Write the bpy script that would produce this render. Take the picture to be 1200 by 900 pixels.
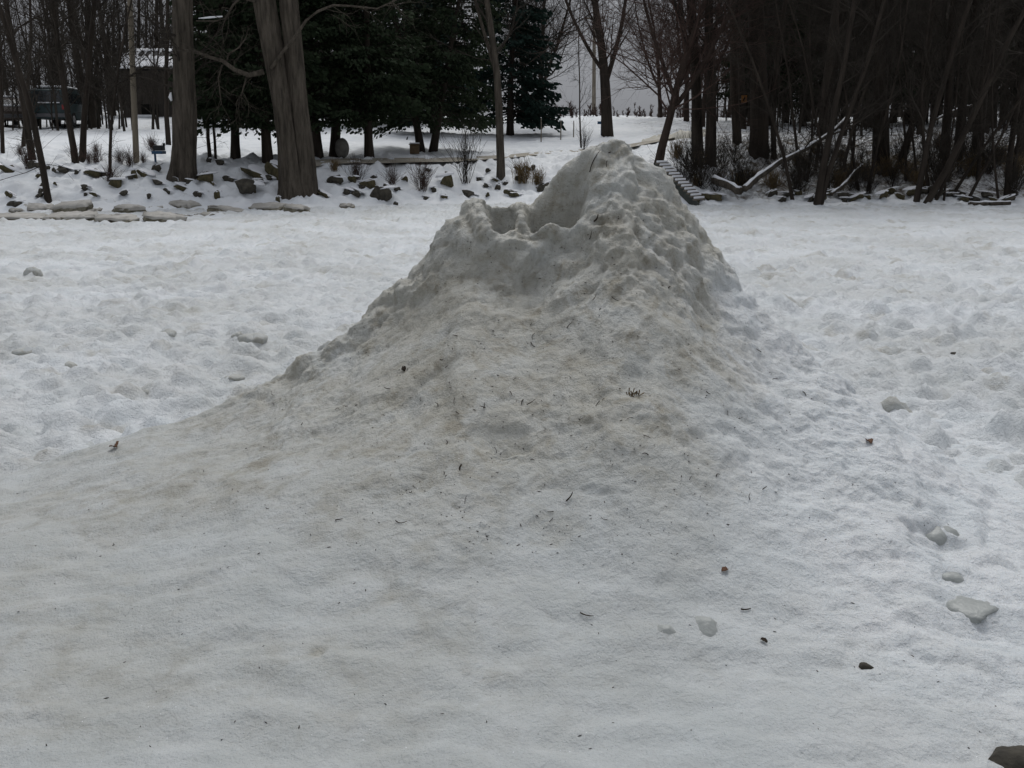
import bpy, bmesh, math, random
import numpy as np
from mathutils import Vector, Matrix, Euler
from mathutils.bvhtree import BVHTree

for o in list(bpy.data.objects): bpy.data.objects.remove(o)
scene = bpy.context.scene
COL = scene.collection
PI = math.pi

# ------------------------------------------------------------------ camera
CAM_H = 1.80
LENS = 35.0
F = LENS / 36.0 * 1200.0
PITCH = math.atan((450 - 170) / F)
cam_d = bpy.data.cameras.new('camera'); cam = bpy.data.objects.new('camera', cam_d)
COL.objects.link(cam); scene.camera = cam
cam_d.lens = LENS; cam_d.sensor_width = 36.0; cam_d.clip_start = 0.05; cam_d.clip_end = 3000
cam.location = (0, 0, CAM_H); cam.rotation_euler = (PI / 2 - PITCH, 0, 0)

# ------------------------------------------------------------------ overcast sky
SUN_EL, SUN_AZ = math.radians(55), math.radians(8)   # azimuth from +Y towards +X
world = bpy.data.worlds.new('World'); scene.world = world; world.use_nodes = True
nt = world.node_tree; N = nt.nodes; Lk = nt.links; N.clear()
sky = N.new('ShaderNodeTexSky'); sky.sky_type = 'NISHITA'; sky.sun_disc = False
sky.sun_elevation = SUN_EL; sky.sun_rotation = SUN_AZ; sky.dust_density = 3.0; sky.altitude = 200
hs = N.new('ShaderNodeHueSaturation'); hs.inputs['Saturation'].default_value = 0.10
Lk.new(sky.outputs[0], hs.inputs['Color'])
# a closed cloud deck: luminance goes as (1 + 2 sin h) / 3, the standard overcast sky
tc = N.new('ShaderNodeTexCoord'); sp = N.new('ShaderNodeSeparateXYZ'); Lk.new(tc.outputs['Generated'], sp.inputs[0])
mr = N.new('ShaderNodeMapRange'); mr.inputs['From Min'].default_value = 0; mr.inputs['From Max'].default_value = 1
mr.inputs['To Min'].default_value = 0.333; mr.inputs['To Max'].default_value = 1.0
Lk.new(sp.outputs['Z'], mr.inputs['Value'])
mixc = N.new('ShaderNodeMix'); mixc.data_type = 'RGBA'; mixc.inputs['Factor'].default_value = 0.72
Lk.new(hs.outputs[0], mixc.inputs[6]); mixc.inputs[7].default_value = (4.05, 4.25, 4.75, 1)
mul = N.new('ShaderNodeMix'); mul.data_type = 'RGBA'; mul.blend_type = 'MULTIPLY'; mul.inputs['Factor'].default_value = 1
Lk.new(mixc.outputs[2], mul.inputs[6]); Lk.new(mr.outputs[0], mul.inputs[7])
bg = N.new('ShaderNodeBackground'); bg.inputs['Strength'].default_value = 0.10
out = N.new('ShaderNodeOutputWorld'); Lk.new(mul.outputs[2], bg.inputs[0]); Lk.new(bg.outputs[0], out.inputs[0])

sun_d = bpy.data.lights.new('sun', 'SUN'); sun = bpy.data.objects.new('sun', sun_d); COL.objects.link(sun)
sun_d.energy = 1.0; sun_d.angle = math.radians(30); sun_d.color = (1.0, 0.985, 0.96)
sdir = Vector((math.sin(SUN_AZ) * math.cos(SUN_EL), math.cos(SUN_AZ) * math.cos(SUN_EL), math.sin(SUN_EL)))
sun.rotation_euler = sdir.to_track_quat('Z', 'Y').to_euler(); sun.location = sdir * 60

scene.view_settings.view_transform = 'Standard'; scene.view_settings.look = 'None'
scene.view_settings.exposure = 0.60; scene.view_settings.gamma = 1.0
scene.view_settings.use_curve_mapping = False
scene.render.engine = 'CYCLES'
scene.cycles.max_bounces = 5; scene.cycles.diffuse_bounces = 2; scene.cycles.glossy_bounces = 2; scene.cycles.transmission_bounces = 4
scene.cycles.caustics_reflective = False; scene.cycles.caustics_refractive = False
scene.render.resolution_x = 1024; scene.render.resolution_y = 768

# ------------------------------------------------------------------ helpers
def smooth(a, b, x):
    t = np.clip((np.asarray(x, float) - a) / (b - a), 0, 1); return t * t * (3 - 2 * t)

def _hash(ix, iy, iz, seed):
    h = (ix.astype(np.int64) * 374761393 + iy.astype(np.int64) * 668265263 + iz.astype(np.int64) * 2147483647 + seed * 1274126177)
    h &= 0xffffffff
    h = ((h ^ (h >> 13)) * 1274126177) & 0xffffffff
    h = ((h ^ (h >> 16)) * 2246822519) & 0xffffffff
    return h ^ (h >> 15)
_G = np.array([[1,1,0],[-1,1,0],[1,-1,0],[-1,-1,0],[1,0,1],[-1,0,1],[1,0,-1],[-1,0,-1],[0,1,1],[0,-1,1],[0,1,-1],[0,-1,-1]], float)
def perlin(x, y, z=0.0, seed=0):
    x = np.asarray(x, float); y = np.asarray(y, float); z = np.broadcast_to(np.asarray(z, float), x.shape)
    ix, iy, iz = np.floor(x), np.floor(y), np.floor(z)
    fx, fy, fz = x - ix, y - iy, z - iz
    u, v, w = [f * f * f * (f * (f * 6 - 15) + 10) for f in (fx, fy, fz)]
    def g(dx, dy, dz):
        gr = _G[_hash(ix + dx, iy + dy, iz + dz, seed) % 12]
        return gr[..., 0] * (fx - dx) + gr[..., 1] * (fy - dy) + gr[..., 2] * (fz - dz)
    def lp(a, b, t): return a + (b - a) * t
    return lp(lp(lp(g(0,0,0), g(1,0,0), u), lp(g(0,1,0), g(1,1,0), u), v),
              lp(lp(g(0,0,1), g(1,0,1), u), lp(g(0,1,1), g(1,1,1), u), v), w)
def cups(x, y, z, seed): return 0.45 - np.abs(perlin(x, y, z, seed)) * 1.7   # hollows with sharp crests
def billow(x, y, z, seed): return np.abs(perlin(x, y, z, seed)) * 1.6 - 0.4

def ray(u, v):
    cx, cy = (u - 600) / F, (450 - v) / F
    return np.array([cx, math.cos(PITCH) + cy * math.sin(PITCH), -math.sin(PITCH) + cy * math.cos(PITCH)])
def at(u, v, D):
    d = ray(u, v); d = d * (D / d[1]); return Vector((d[0], D, d[2] + CAM_H))

def link(o, parent=None):
    COL.objects.link(o)
    if parent: o.parent = parent
    return o
def tag(o, label, cat, group=None, kind=None):
    if label: o['label'] = label
    if cat: o['category'] = cat
    if group: o['group'] = group
    if kind: o['kind'] = kind
    return o
def empty(name, loc, label=None, cat=None, group=None):
    o = bpy.data.objects.new(name, None); o.location = loc; o.empty_display_size = 0.2
    link(o); return tag(o, label, cat, group)
def mesh_np(name, V, Q, mat, smooth_shade=True):
    me = bpy.data.meshes.new(name); V = np.asarray(V, np.float32); Q = np.asarray(Q, np.int32)
    k = Q.shape[1]
    me.vertices.add(len(V)); me.vertices.foreach_set('co', V.ravel())
    me.loops.add(Q.size); me.loops.foreach_set('vertex_index', Q.ravel())
    me.polygons.add(len(Q)); me.polygons.foreach_set('loop_start', np.arange(0, Q.size, k, dtype=np.int32))
    me.polygons.foreach_set('loop_total', np.full(len(Q), k, np.int32))
    me.update(calc_edges=True)
    if smooth_shade: me.polygons.foreach_set('use_smooth', np.ones(len(Q), bool))
    me.materials.append(mat); me.validate(); return me
def grid_quads(nr, nc):
    i = np.arange(nr - 1)[:, None] * nc + np.arange(nc - 1)[None, :]
    i = i.ravel(); return np.stack([i, i + 1, i + nc + 1, i + nc], 1)
def fattr(me, name, vals):
    a = me.attributes.new(name, 'FLOAT', 'POINT'); a.data.foreach_set('value', np.asarray(vals, np.float32).ravel())

class MB:
    """collects tubes, boxes and faces for ONE mesh"""
    def __init__(s): s.v = []; s.f = []
    def tube(s, pts, rad, sides=5, cap=True):
        b = len(s.v); n = len(pts)
        pts = [Vector(p) for p in pts]
        for i, p in enumerate(pts):
            d = (pts[min(i + 1, n - 1)] - pts[max(i - 1, 0)])
            if d.length < 1e-9: d = Vector((0, 0, 1))
            d.normalize()
            a = Vector((1, 0, 0)) if abs(d.x) < 0.8 else Vector((0, 1, 0))
            e1 = d.cross(a).normalized(); e2 = d.cross(e1); r = rad[i]
            for k in range(sides):
                t = 2 * PI * k / sides; c, q = math.cos(t) * r, math.sin(t) * r
                s.v.append((p.x + e1.x * c + e2.x * q, p.y + e1.y * c + e2.y * q, p.z + e1.z * c + e2.z * q))
        for i in range(n - 1):
            for k in range(sides):
                k2 = (k + 1) % sides
                s.f.append((b + i * sides + k, b + i * sides + k2, b + (i + 1) * sides + k2, b + (i + 1) * sides + k))
        if cap:
            s.f.append(tuple(b + k for k in range(sides))[::-1]); s.f.append(tuple(b + (n - 1) * sides + k for k in range(sides)))
    def box(s, c, size, rot=None):
        b = len(s.v); c = Vector(c); h = [q / 2 for q in size]
        for x in (-1, 1):
            for y in (-1, 1):
                for z in (-1, 1):
                    p = Vector((x * h[0], y * h[1], z * h[2]))
                    if rot is not None: p = rot @ p
                    s.v.append(tuple(c + p))
        for q in ((0,1,3,2),(4,6,7,5),(0,4,5,1),(2,3,7,6),(0,2,6,4),(1,5,7,3)): s.f.append(tuple(b + i for i in q))
    def poly(s, pts):
        b = len(s.v); s.v += [tuple(p) for p in pts]; s.f.append(tuple(range(b, b + len(pts))))
    def mesh(s, name, mat, sm=True):
        me = bpy.data.meshes.new(name); me.from_pydata(s.v, [], s.f); me.update()
        if sm: me.polygons.foreach_set('use_smooth', np.ones(len(s.f), bool))
        me.materials.append(mat); return me
    def build(s, name, mat, parent=None, sm=False, loc=None):
        o = bpy.data.objects.new(name, s.mesh(name, mat, sm)); link(o, parent)
        if loc is not None: o.location = loc
        return o
def bevel(o, w, seg=2):
    m = o.modifiers.new('bevel', 'BEVEL'); m.width = w; m.segments = seg; m.limit_method = 'ANGLE'; return o

# ------------------------------------------------------------------ materials
def mat(name, col, rough=0.8, spec=0.3, var=0.0, vscale=6.0, bump=0.0, bscale=40.0, col2=None, stretch=None, coord='Object', metal=0, bdist=0.02):
    m = bpy.data.materials.new(name); m.use_nodes = True; t = m.node_tree; n = t.nodes; p = n['Principled BSDF']
    p.inputs['Roughness'].default_value = rough; p.inputs['Specular IOR Level'].default_value = spec; p.inputs['Metallic'].default_value = metal
    p.inputs['Base Color'].default_value = (*col, 1)
    co = n.new('ShaderNodeTexCoord'); mp = n.new('ShaderNodeMapping'); t.links.new(co.outputs[coord], mp.inputs[0])
    if stretch: mp.inputs['Scale'].default_value = stretch
    if var > 0 or col2:
        nz = n.new('ShaderNodeTexNoise'); nz.inputs['Scale'].default_value = vscale; nz.inputs['Detail'].default_value = 6; nz.inputs['Roughness'].default_value = 0.65
        t.links.new(mp.outputs[0], nz.inputs[0])
        cr = n.new('ShaderNodeValToRGB'); cr.color_ramp.elements[0].position = 0.32; cr.color_ramp.elements[1].position = 0.68
        a = col; b = col2 or tuple(min(1, c * (1 + var)) for c in col)
        if not col2: a = tuple(c * (1 - var) for c in col)
        cr.color_ramp.elements[0].color = (*a, 1); cr.color_ramp.elements[1].color = (*b, 1)
        t.links.new(nz.outputs[0], cr.inputs[0]); t.links.new(cr.outputs[0], p.inputs['Base Color'])
    if bump > 0:
        nb = n.new('ShaderNodeTexNoise'); nb.inputs['Scale'].default_value = bscale; nb.inputs['Detail'].default_value = 5
        t.links.new(mp.outputs[0], nb.inputs[0])
        bp = n.new('ShaderNodeBump'); bp.inputs['Strength'].default_value = bump; bp.inputs['Distance'].default_value = bdist
        t.links.new(nb.outputs[0], bp.inputs['Height']); t.links.new(bp.outputs[0], p.inputs['Normal'])
    return m

def snow_material():
    """granular river snow and ice; attribute 'dirt' says how much silt is frozen into it, 'wet' how glassy it is"""
    m = bpy.data.materials.new('snow_ice'); m.use_nodes = True; t = m.node_tree; n = t.nodes; L = t.links.new; p = n['Principled BSDF']
    co = n.new('ShaderNodeTexCoord')
    def noise(scale, det=5, ro=0.6, vec=None, dist=0.0):
        z = n.new('ShaderNodeTexNoise'); z.inputs['Scale'].default_value = scale; z.inputs['Detail'].default_value = det
        z.inputs['Roughness'].default_value = ro; z.inputs['Distortion'].default_value = dist
        L(vec or co.outputs['Object'], z.inputs[0]); return z.outputs[0]
    def mrange(v, a, b, c=0.0, d=1.0):
        q = n.new('ShaderNodeMapRange'); q.inputs['From Min'].default_value = a; q.inputs['From Max'].default_value = b
        q.inputs['To Min'].default_value = c; q.inputs['To Max'].default_value = d; L(v, q.inputs['Value']); return q.outputs[0]
    def math_(op, a, b):
        q = n.new('ShaderNodeMath'); q.operation = op
        for i, s in enumerate((a, b)):
            if isinstance(s, (int, float)): q.inputs[i].default_value = s
            else: L(s, q.inputs[i])
        return q.outputs[0]
    def mixc(f, a, b):
        q = n.new('ShaderNodeMix'); q.data_type = 'RGBA'
        if isinstance(f, (int, float)): q.inputs['Factor'].default_value = f
        else: L(f, q.inputs['Factor'])
        for i, s in ((6, a), (7, b)):
            if isinstance(s, tuple): q.inputs[i].default_value = (*s, 1)
            else: L(s, q.inputs[i])
        return q.outputs[2]
    at_d = n.new('ShaderNodeAttribute'); at_d.attribute_name = 'dirt'
    at_w = n.new('ShaderNodeAttribute'); at_w.attribute_name = 'wet'
    # clean snow, faint blue/grey blotches and grain
    c = mixc(mrange(noise(3.0, 6), 0.35, 0.65), (0.745, 0.785, 0.805), (0.835, 0.85, 0.86))
    c = mixc(mrange(noise(170, 3, 0.7), 0.38, 0.62, 0.0, 0.6), c, (0.62, 0.655, 0.67))
    # wetter, icier snow is greyer
    c = mixc(math_('MULTIPLY', at_w.outputs['Fac'], mrange(noise(5.0, 6), 0.2, 0.62, 0.55, 1.0)), c, (0.455, 0.48, 0.472))
    # silt: broad stains, blotches, fine specks
    st = mrange(noise(2.3, 7, 0.62, dist=0.4), 0.28, 0.72, 0.25, 1.0)
    bl = mrange(noise(7.0, 7, 0.70, dist=0.5), 0.47, 0.66, 0.0, 0.85)
    f1 = math_('MULTIPLY', at_d.outputs['Fac'], st)
    c = mixc(f1, c, (0.41, 0.39, 0.325))
    c = mixc(math_('MULTIPLY', at_d.outputs['Fac'], bl), c, (0.275, 0.25, 0.19))
    sp1 = mrange(noise(80.0, 4, 0.75), 0.60, 0.68, 0.0, 0.8)
    c = mixc(math_('MULTIPLY', math_('MULTIPLY', at_d.outputs['Fac'], sp1), mrange(noise(4.0, 3), 0.4, 0.6)), c, (0.085, 0.075, 0.055))
    L(c, p.inputs['Base Color'])
    p.inputs['Specular IOR Level'].default_value = 0.42
    p.inputs['Subsurface Weight'].default_value = 0.35; p.inputs['Subsurface Radius'].default_value = (0.9, 1.0, 1.1); p.inputs['Subsurface Scale'].default_value = 0.018
    rg = mrange(noise(420.0, 1), 0.64, 0.70, 0.0, 0.40); L(math_('SUBTRACT', mrange(at_w.outputs['Fac'], 0.2, 0.8, 0.62, 0.46), rg), p.inputs['Roughness'])
    b1 = n.new('ShaderNodeBump'); b1.inputs['Strength'].default_value = 0.9; b1.inputs['Distance'].default_value = 0.022
    b0 = n.new('ShaderNodeBump'); b0.inputs['Strength'].default_value = 0.8; b0.inputs['Distance'].default_value = 0.05
    L(math_('MULTIPLY', noise(9.0, 5, 0.65), mrange(at_w.outputs['Fac'], 0.2, 0.7, 1.0, 0.25)), b0.inputs['Height']); L(b0.outputs[0], b1.inputs['Normal'])
    L(noise(38.0, 6, 0.7), b1.inputs['Height'])
    b2 = n.new('ShaderNodeBump'); b2.inputs['Strength'].default_value = 0.4; b2.inputs['Distance'].default_value = 0.006
    vo = n.new('ShaderNodeTexVoronoi'); vo.inputs['Scale'].default_value = 105.0; L(co.outputs['Object'], vo.inputs['Vector'])
    L(math_('ADD', vo.outputs['Distance'], math_('MULTIPLY', noise(230.0, 3, 0.7), 0.8)), b2.inputs['Height']); L(b1.outputs[0], b2.inputs['Normal']); L(b2.outputs[0], p.inputs['Normal'])
    return m

M_SNOW = snow_material()
M_RIVER = M_SNOW.copy(); M_RIVER.name = 'river_snow'; M_RIVER.node_tree.nodes['Principled BSDF'].inputs['Subsurface Weight'].default_value = 0.0   # dry, less glassy
def bank_material():
    m = mat('bank_snow', (0.66, 0.69, 0.71), 0.75, 0.25, col2=(0.80, 0.815, 0.82), vscale=0.9, bump=0.7, bscale=5)
    t = m.node_tree; n = t.nodes; p = n['Principled BSDF']; src = p.inputs['Base Color'].links[0].from_socket
    a = n.new('ShaderNodeAttribute'); a.attribute_name = 'litter'; co = n.new('ShaderNodeTexCoord')
    z = n.new('ShaderNodeTexNoise'); z.inputs['Scale'].default_value = 2.4; z.inputs['Detail'].default_value = 8; z.inputs['Roughness'].default_value = 0.72; t.links.new(co.outputs['Object'], z.inputs[0])
    sm = n.new('ShaderNodeMath'); sm.operation = 'ADD'; t.links.new(z.outputs[0], sm.inputs[0]); t.links.new(a.outputs['Fac'], sm.inputs[1])
    r = n.new('ShaderNodeMapRange'); r.inputs['From Min'].default_value = 0.86; r.inputs['From Max'].default_value = 1.06; t.links.new(sm.outputs[0], r.inputs['Value'])
    x = n.new('ShaderNodeMix'); x.data_type = 'RGBA'; t.links.new(r.outputs[0], x.inputs['Factor']); t.links.new(src, x.inputs[6]); x.inputs[7].default_value = (0.105, 0.085, 0.06, 1)
    t.links.new(x.outputs[2], p.inputs['Base Color']); return m
M_BANK = bank_material()
M_CAP = mat('snow_cap', (0.78, 0.79, 0.81), 0.75, 0.25, bump=0.5, bscale=14)
M_BARK = mat('bark_dark', (0.020, 0.016, 0.013), 0.95, 0.15, col2=(0.058, 0.047, 0.038), vscale=5, stretch=(1, 1, 0.16), bump=0.9, bscale=11)
M_BARK_L = mat('bark_grey', (0.034, 0.029, 0.023), 0.95, 0.15, col2=(0.118, 0.100, 0.080), vscale=8, stretch=(1, 1, 0.14), bump=1.0, bscale=14, bdist=0.09)
M_BARK_R = mat('bark_red', (0.030, 0.022, 0.018), 0.95, 0.15, col2=(0.075, 0.055, 0.045), vscale=4, stretch=(1, 1, 0.2), bump=0.8, bscale=11)
M_TWIG = mat('twig_bark', (0.042, 0.036, 0.030), 0.95, 0.1, var=0.3, vscale=1.5)
M_TWIG_R = mat('twig_bark_red', (0.075, 0.050, 0.042), 0.95, 0.1, var=0.3, vscale=1.5)
M_CEDAR = mat('cedar_leaf', (0.014, 0.024, 0.012), 0.9, 0.12, col2=(0.046, 0.062, 0.034), vscale=1.6)
M_SPRUCE = mat('spruce_needle', (0.010, 0.022, 0.018), 0.9, 0.12, col2=(0.026, 0.046, 0.036), vscale=1.8)
M_ROCK = mat('rock', (0.028, 0.026, 0.022), 0.9, 0.25, col2=(0.095, 0.085, 0.065), vscale=5, bump=0.8, bscale=18)
M_ROCK_M = mat('mossy_rock', (0.035, 0.034, 0.020), 0.92, 0.2, col2=(0.12, 0.10, 0.055), vscale=6, bump=0.8, bscale=18)
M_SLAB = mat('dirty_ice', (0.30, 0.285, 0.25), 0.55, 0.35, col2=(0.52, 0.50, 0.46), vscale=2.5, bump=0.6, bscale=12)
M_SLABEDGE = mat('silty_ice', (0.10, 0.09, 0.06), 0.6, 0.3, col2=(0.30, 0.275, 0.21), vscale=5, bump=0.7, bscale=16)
M_WOOD = mat('weathered_wood', (0.12, 0.105, 0.085), 0.9, 0.2, col2=(0.24, 0.21, 0.17), vscale=8, stretch=(1, 1, 0.1), bump=0.5, bscale=20)
M_POLE = mat('pole_wood', (0.17, 0.145, 0.11), 0.9, 0.2, col2=(0.30, 0.26, 0.20), vscale=5, stretch=(1, 1, 0.06), bump=0.5, bscale=20)
M_STEEL = mat('grey_board', (0.060, 0.066, 0.058), 0.8, 0.3, var=0.3, vscale=4)
M_GRASS = mat('dead_grass', (0.16, 0.115, 0.060), 0.9, 0.15, var=0.35, vscale=5)
M_DEBRIS = mat('dark_twig', (0.035, 0.026, 0.018), 0.9, 0.2, var=0.4, vscale=30)
M_LEAF = mat('dead_leaf', (0.075, 0.032, 0.020), 0.8, 0.25, col2=(0.13, 0.07, 0.035), vscale=60)
M_ROAD = mat('slushy_road', (0.24, 0.215, 0.165), 0.8, 0.3, col2=(0.42, 0.39, 0.33), vscale=2.2, bump=0.5, bscale=8)
M_BERM = mat('dirty_berm', (0.40, 0.37, 0.29), 0.8, 0.25, col2=(0.62, 0.60, 0.54), vscale=1.4, bump=0.6, bscale=6)
M_WALL = mat('dark_boards', (0.035, 0.030, 0.026), 0.9, 0.2, col2=(0.075, 0.065, 0.055), vscale=3, stretch=(6, 6, 0.4))
M_WALLG = mat('grey_gable', (0.075, 0.075, 0.08), 0.9, 0.2, var=0.2, vscale=3)
M_SHING = mat('shingles', (0.05, 0.048, 0.048), 0.9, 0.2, var=0.3, vscale=8)
M_DARK = mat('dark_opening', (0.012, 0.011, 0.010), 0.9, 0.1)
M_GLASS = mat('dark_glass', (0.02, 0.025, 0.028), 0.08, 0.6)
M_TEAL = mat('teal_paint', (0.013, 0.032, 0.034), 0.35, 0.5)
M_MAROON = mat('brown_paint', (0.060, 0.042, 0.032), 0.35, 0.5)
M_TYRE = mat('tyre', (0.015, 0.015, 0.015), 0.85, 0.2)
M_RIM = mat('rim', (0.35, 0.35, 0.36), 0.4, 0.5, metal=0.8)
M_LAMP = mat('tail_lamp', (0.25, 0.02, 0.02), 0.3, 0.5)
M_CHROME = mat('bumper', (0.10, 0.10, 0.105), 0.35, 0.5, metal=0.6)
M_BLUE = mat('blue_paint', (0.022, 0.07, 0.14), 0.5, 0.4)
M_BLACKBOX = mat('black_box', (0.018, 0.018, 0.018), 0.6, 0.4)
M_ORANGE = mat('orange_plate', (0.20, 0.085, 0.02), 0.6, 0.3, var=0.2, vscale=20)
M_BOULDER = mat('pale_boulder', (0.13, 0.125, 0.11), 0.9, 0.2, col2=(0.24, 0.23, 0.21), vscale=3, bump=0.6, bscale=12)
M_BROWNBOX = mat('brown_box', (0.12, 0.085, 0.05), 0.85, 0.2, var=0.3, vscale=8)

def ice_material():
    m = bpy.data.materials.new('clear_ice'); m.use_nodes = True; t = m.node_tree; p = t.nodes['Principled BSDF']
    p.inputs['Base Color'].default_value = (0.44, 0.46, 0.44, 1); p.inputs['Roughness'].default_value = 0.30
    p.inputs['IOR'].default_value = 1.31; p.inputs['Specular IOR Level'].default_value = 0.5
    p.inputs['Transmission Weight'].default_value = 0.25
    n = t.nodes; co = n.new('ShaderNodeTexCoord'); z = n.new('ShaderNodeTexNoise'); z.inputs['Scale'].default_value = 30; z.inputs['Detail'].default_value = 6; t.links.new(co.outputs['Object'], z.inputs[0])
    b = n.new('ShaderNodeBump'); b.inputs['Strength'].default_value = 0.6; b.inputs['Distance'].default_value = 0.015; t.links.new(z.outputs[0], b.inputs['Height']); t.links.new(b.outputs[0], p.inputs['Normal'])
    return m
M_ICE = ice_material()

# ------------------------------------------------------------------ terrain: far bank
SH_X = [-400, -30, -14, -6, -3, 0, 6, 16, 40, 400]
SH_Y = [26.0, 26.5, 27.6, 29.6, 31.4, 32.4, 31.4, 31.0, 31.0, 31.0]
def shore(x): return np.interp(x, SH_X, SH_Y)
STEP_A = tuple(at(774, 192, 32.4)); STEP_B = (*tuple(at(821, 234, 31.5))[:2], 0.05)
def ground_base(x, y):
    x = np.asarray(x, float); y = np.asarray(y, float)
    t = y - shore(x) + 0.35 * perlin(x * 0.5, y * 0.2, 0, 5)
    wr = smooth(3.5, 8.0, x - 0.10 * (y - 32))
    gl = 1.12 * smooth(-0.4, 4.6, t) + 0.066 * np.maximum(t - 3.2, 0)
    gr = 1.75 * smooth(-0.4, 7.5, t) + 0.050 * np.maximum(t - 5, 0)
    g = gl * (1 - wr) + gr * wr
    over = np.maximum(y - 76, 0); g = g - 0.075 * over * smooth(76, 84, y)
    return g - 0.5 * smooth(0.2, -1.2, t)
def ground(x, y):
    t = np.asarray(y, float) - shore(x)
    b = ground_base(x, y)
    near = smooth(-0.5, 1.0, t) * (1 - 0.6 * smooth(6, 14, t))
    b = b + near * (0.16 * perlin(x * 0.9, y * 0.9, 0, 11) + 0.19 * billow(x * 2.1, y * 2.1, 0, 12)) + 0.12 * perlin(x * 0.22, y * 0.22, 0, 13) * smooth(2, 8, t)
    far = np.asarray(y, float)
    b = b + near * 0.12 * billow(x * 4.6, y * 4.6, 0, 14)
    # earth the steps are laid on
    ax, ay, az = STEP_A; bx_, by_, bz = STEP_B
    dx, dy = ax - bx_, ay - by_; l2 = dx * dx + dy * dy
    q = np.clip(((x - bx_) * dx + (y - by_) * dy) / l2, 0, 1.0); ds = np.hypot(x - bx_ - q * dx, y - by_ - q * dy)
    side = ((x - bx_) * dy - (y - by_) * dx) < 0
    b = np.maximum(b, bz + (az - bz) * q - 0.22 - np.where(side, 0.35, 1.6) * np.maximum(ds - 0.40, 0))
    return np.maximum(b, np.where(far > 90, 1.2, -9))
def hit(u, v, y0=24.0, y1=88.0):
    """where the view ray of a photo point meets the far bank"""
    d = ray(u, v); ys = np.linspace(y0, y1, 1400); xs = d[0] / d[1] * ys; zs = CAM_H + d[2] / d[1] * ys
    g = np.maximum(ground(xs, ys), 0.0)
    k = np.nonzero(zs <= g)[0]
    i = k[0] if len(k) else len(ys) - 1
    return Vector((xs[i], ys[i], float(g[i])))
def on_ground(x, y): return Vector((x, y, max(0.0, float(ground(np.array([x]), np.array([y]))[0]))))

def spaced(lo, hi, stepf):
    xs = [lo]
    while xs[-1] < hi: xs.append(xs[-1] + stepf(xs[-1]))
    return np.array(xs)
hx = spaced(0, 500, lambda x: 0.12 if x < 18 else 0.12 + 0.09 * (x - 18)); gx = np.concatenate([-hx[:0:-1], hx])
gy = spaced(25.4, 700, lambda y: 0.11 if y < 42 else 0.11 + 0.035 * (y - 42))
X, Y = np.meshgrid(gx, gy); Z = ground(X, Y)
me = mesh_np('snowy_bank', np.stack([X, Y, Z], -1).reshape(-1, 3), grid_quads(len(gy), len(gx)), M_BANK)
_t = Y - shore(X)
fattr(me, 'litter', np.clip(0.46 * smooth(4.5, 8, X) * smooth(0.2, 1.6, _t) * (1 - 0.25 * smooth(10, 30, _t)) + 0.27 * smooth(0.3, 1.2, _t) * smooth(7, 3, _t) * smooth(2, -2, X) + 0.30 * smooth(9, 25, _t) * smooth(-10, -16, X + 0.2 * (_t - 20)), 0, 0.6))
bank = link(bpy.data.objects.new('snowy_bank', me)); tag(bank, 'snow covered far bank and field rising behind the frozen river', None, kind='structure')

# ------------------------------------------------------------------ the ice mound
SIL = [(-60,570,4.7),(0,557,5.0),(60,540,5.1),(140,515,5.25),(250,478,5.4),(330,440,5.5),(352,424,5.5),(378,402,5.5),(420,380,5.55),(440,358,5.55),(470,330,5.55),
       (500,302,5.55),(528,270,5.55),(545,246,5.55),(560,239,5.55),(600,237,5.6),(622,242,5.6),(634,221,5.62),(652,202,5.62),(680,180,5.62),(690,168,5.6),(705,160,5.6),
       (722,157,5.6),(738,160,5.6),(750,178,5.6),(765,200,5.6),(790,225,5.6),(815,260,5.6),(840,290,5.6),(862,314,5.55),(868,330,5.5),(885,358,5.4),(935,398,5.25),(1000,450,5.15),(1075,510,5.05),(1150,565,5.0),(1230,620,4.9)]
sp_ = [at(*s) for s in SIL]
RX = [p.x for p in sp_]; RZ = [p.z for p in sp_]; RY = [p.y for p in sp_]
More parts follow.
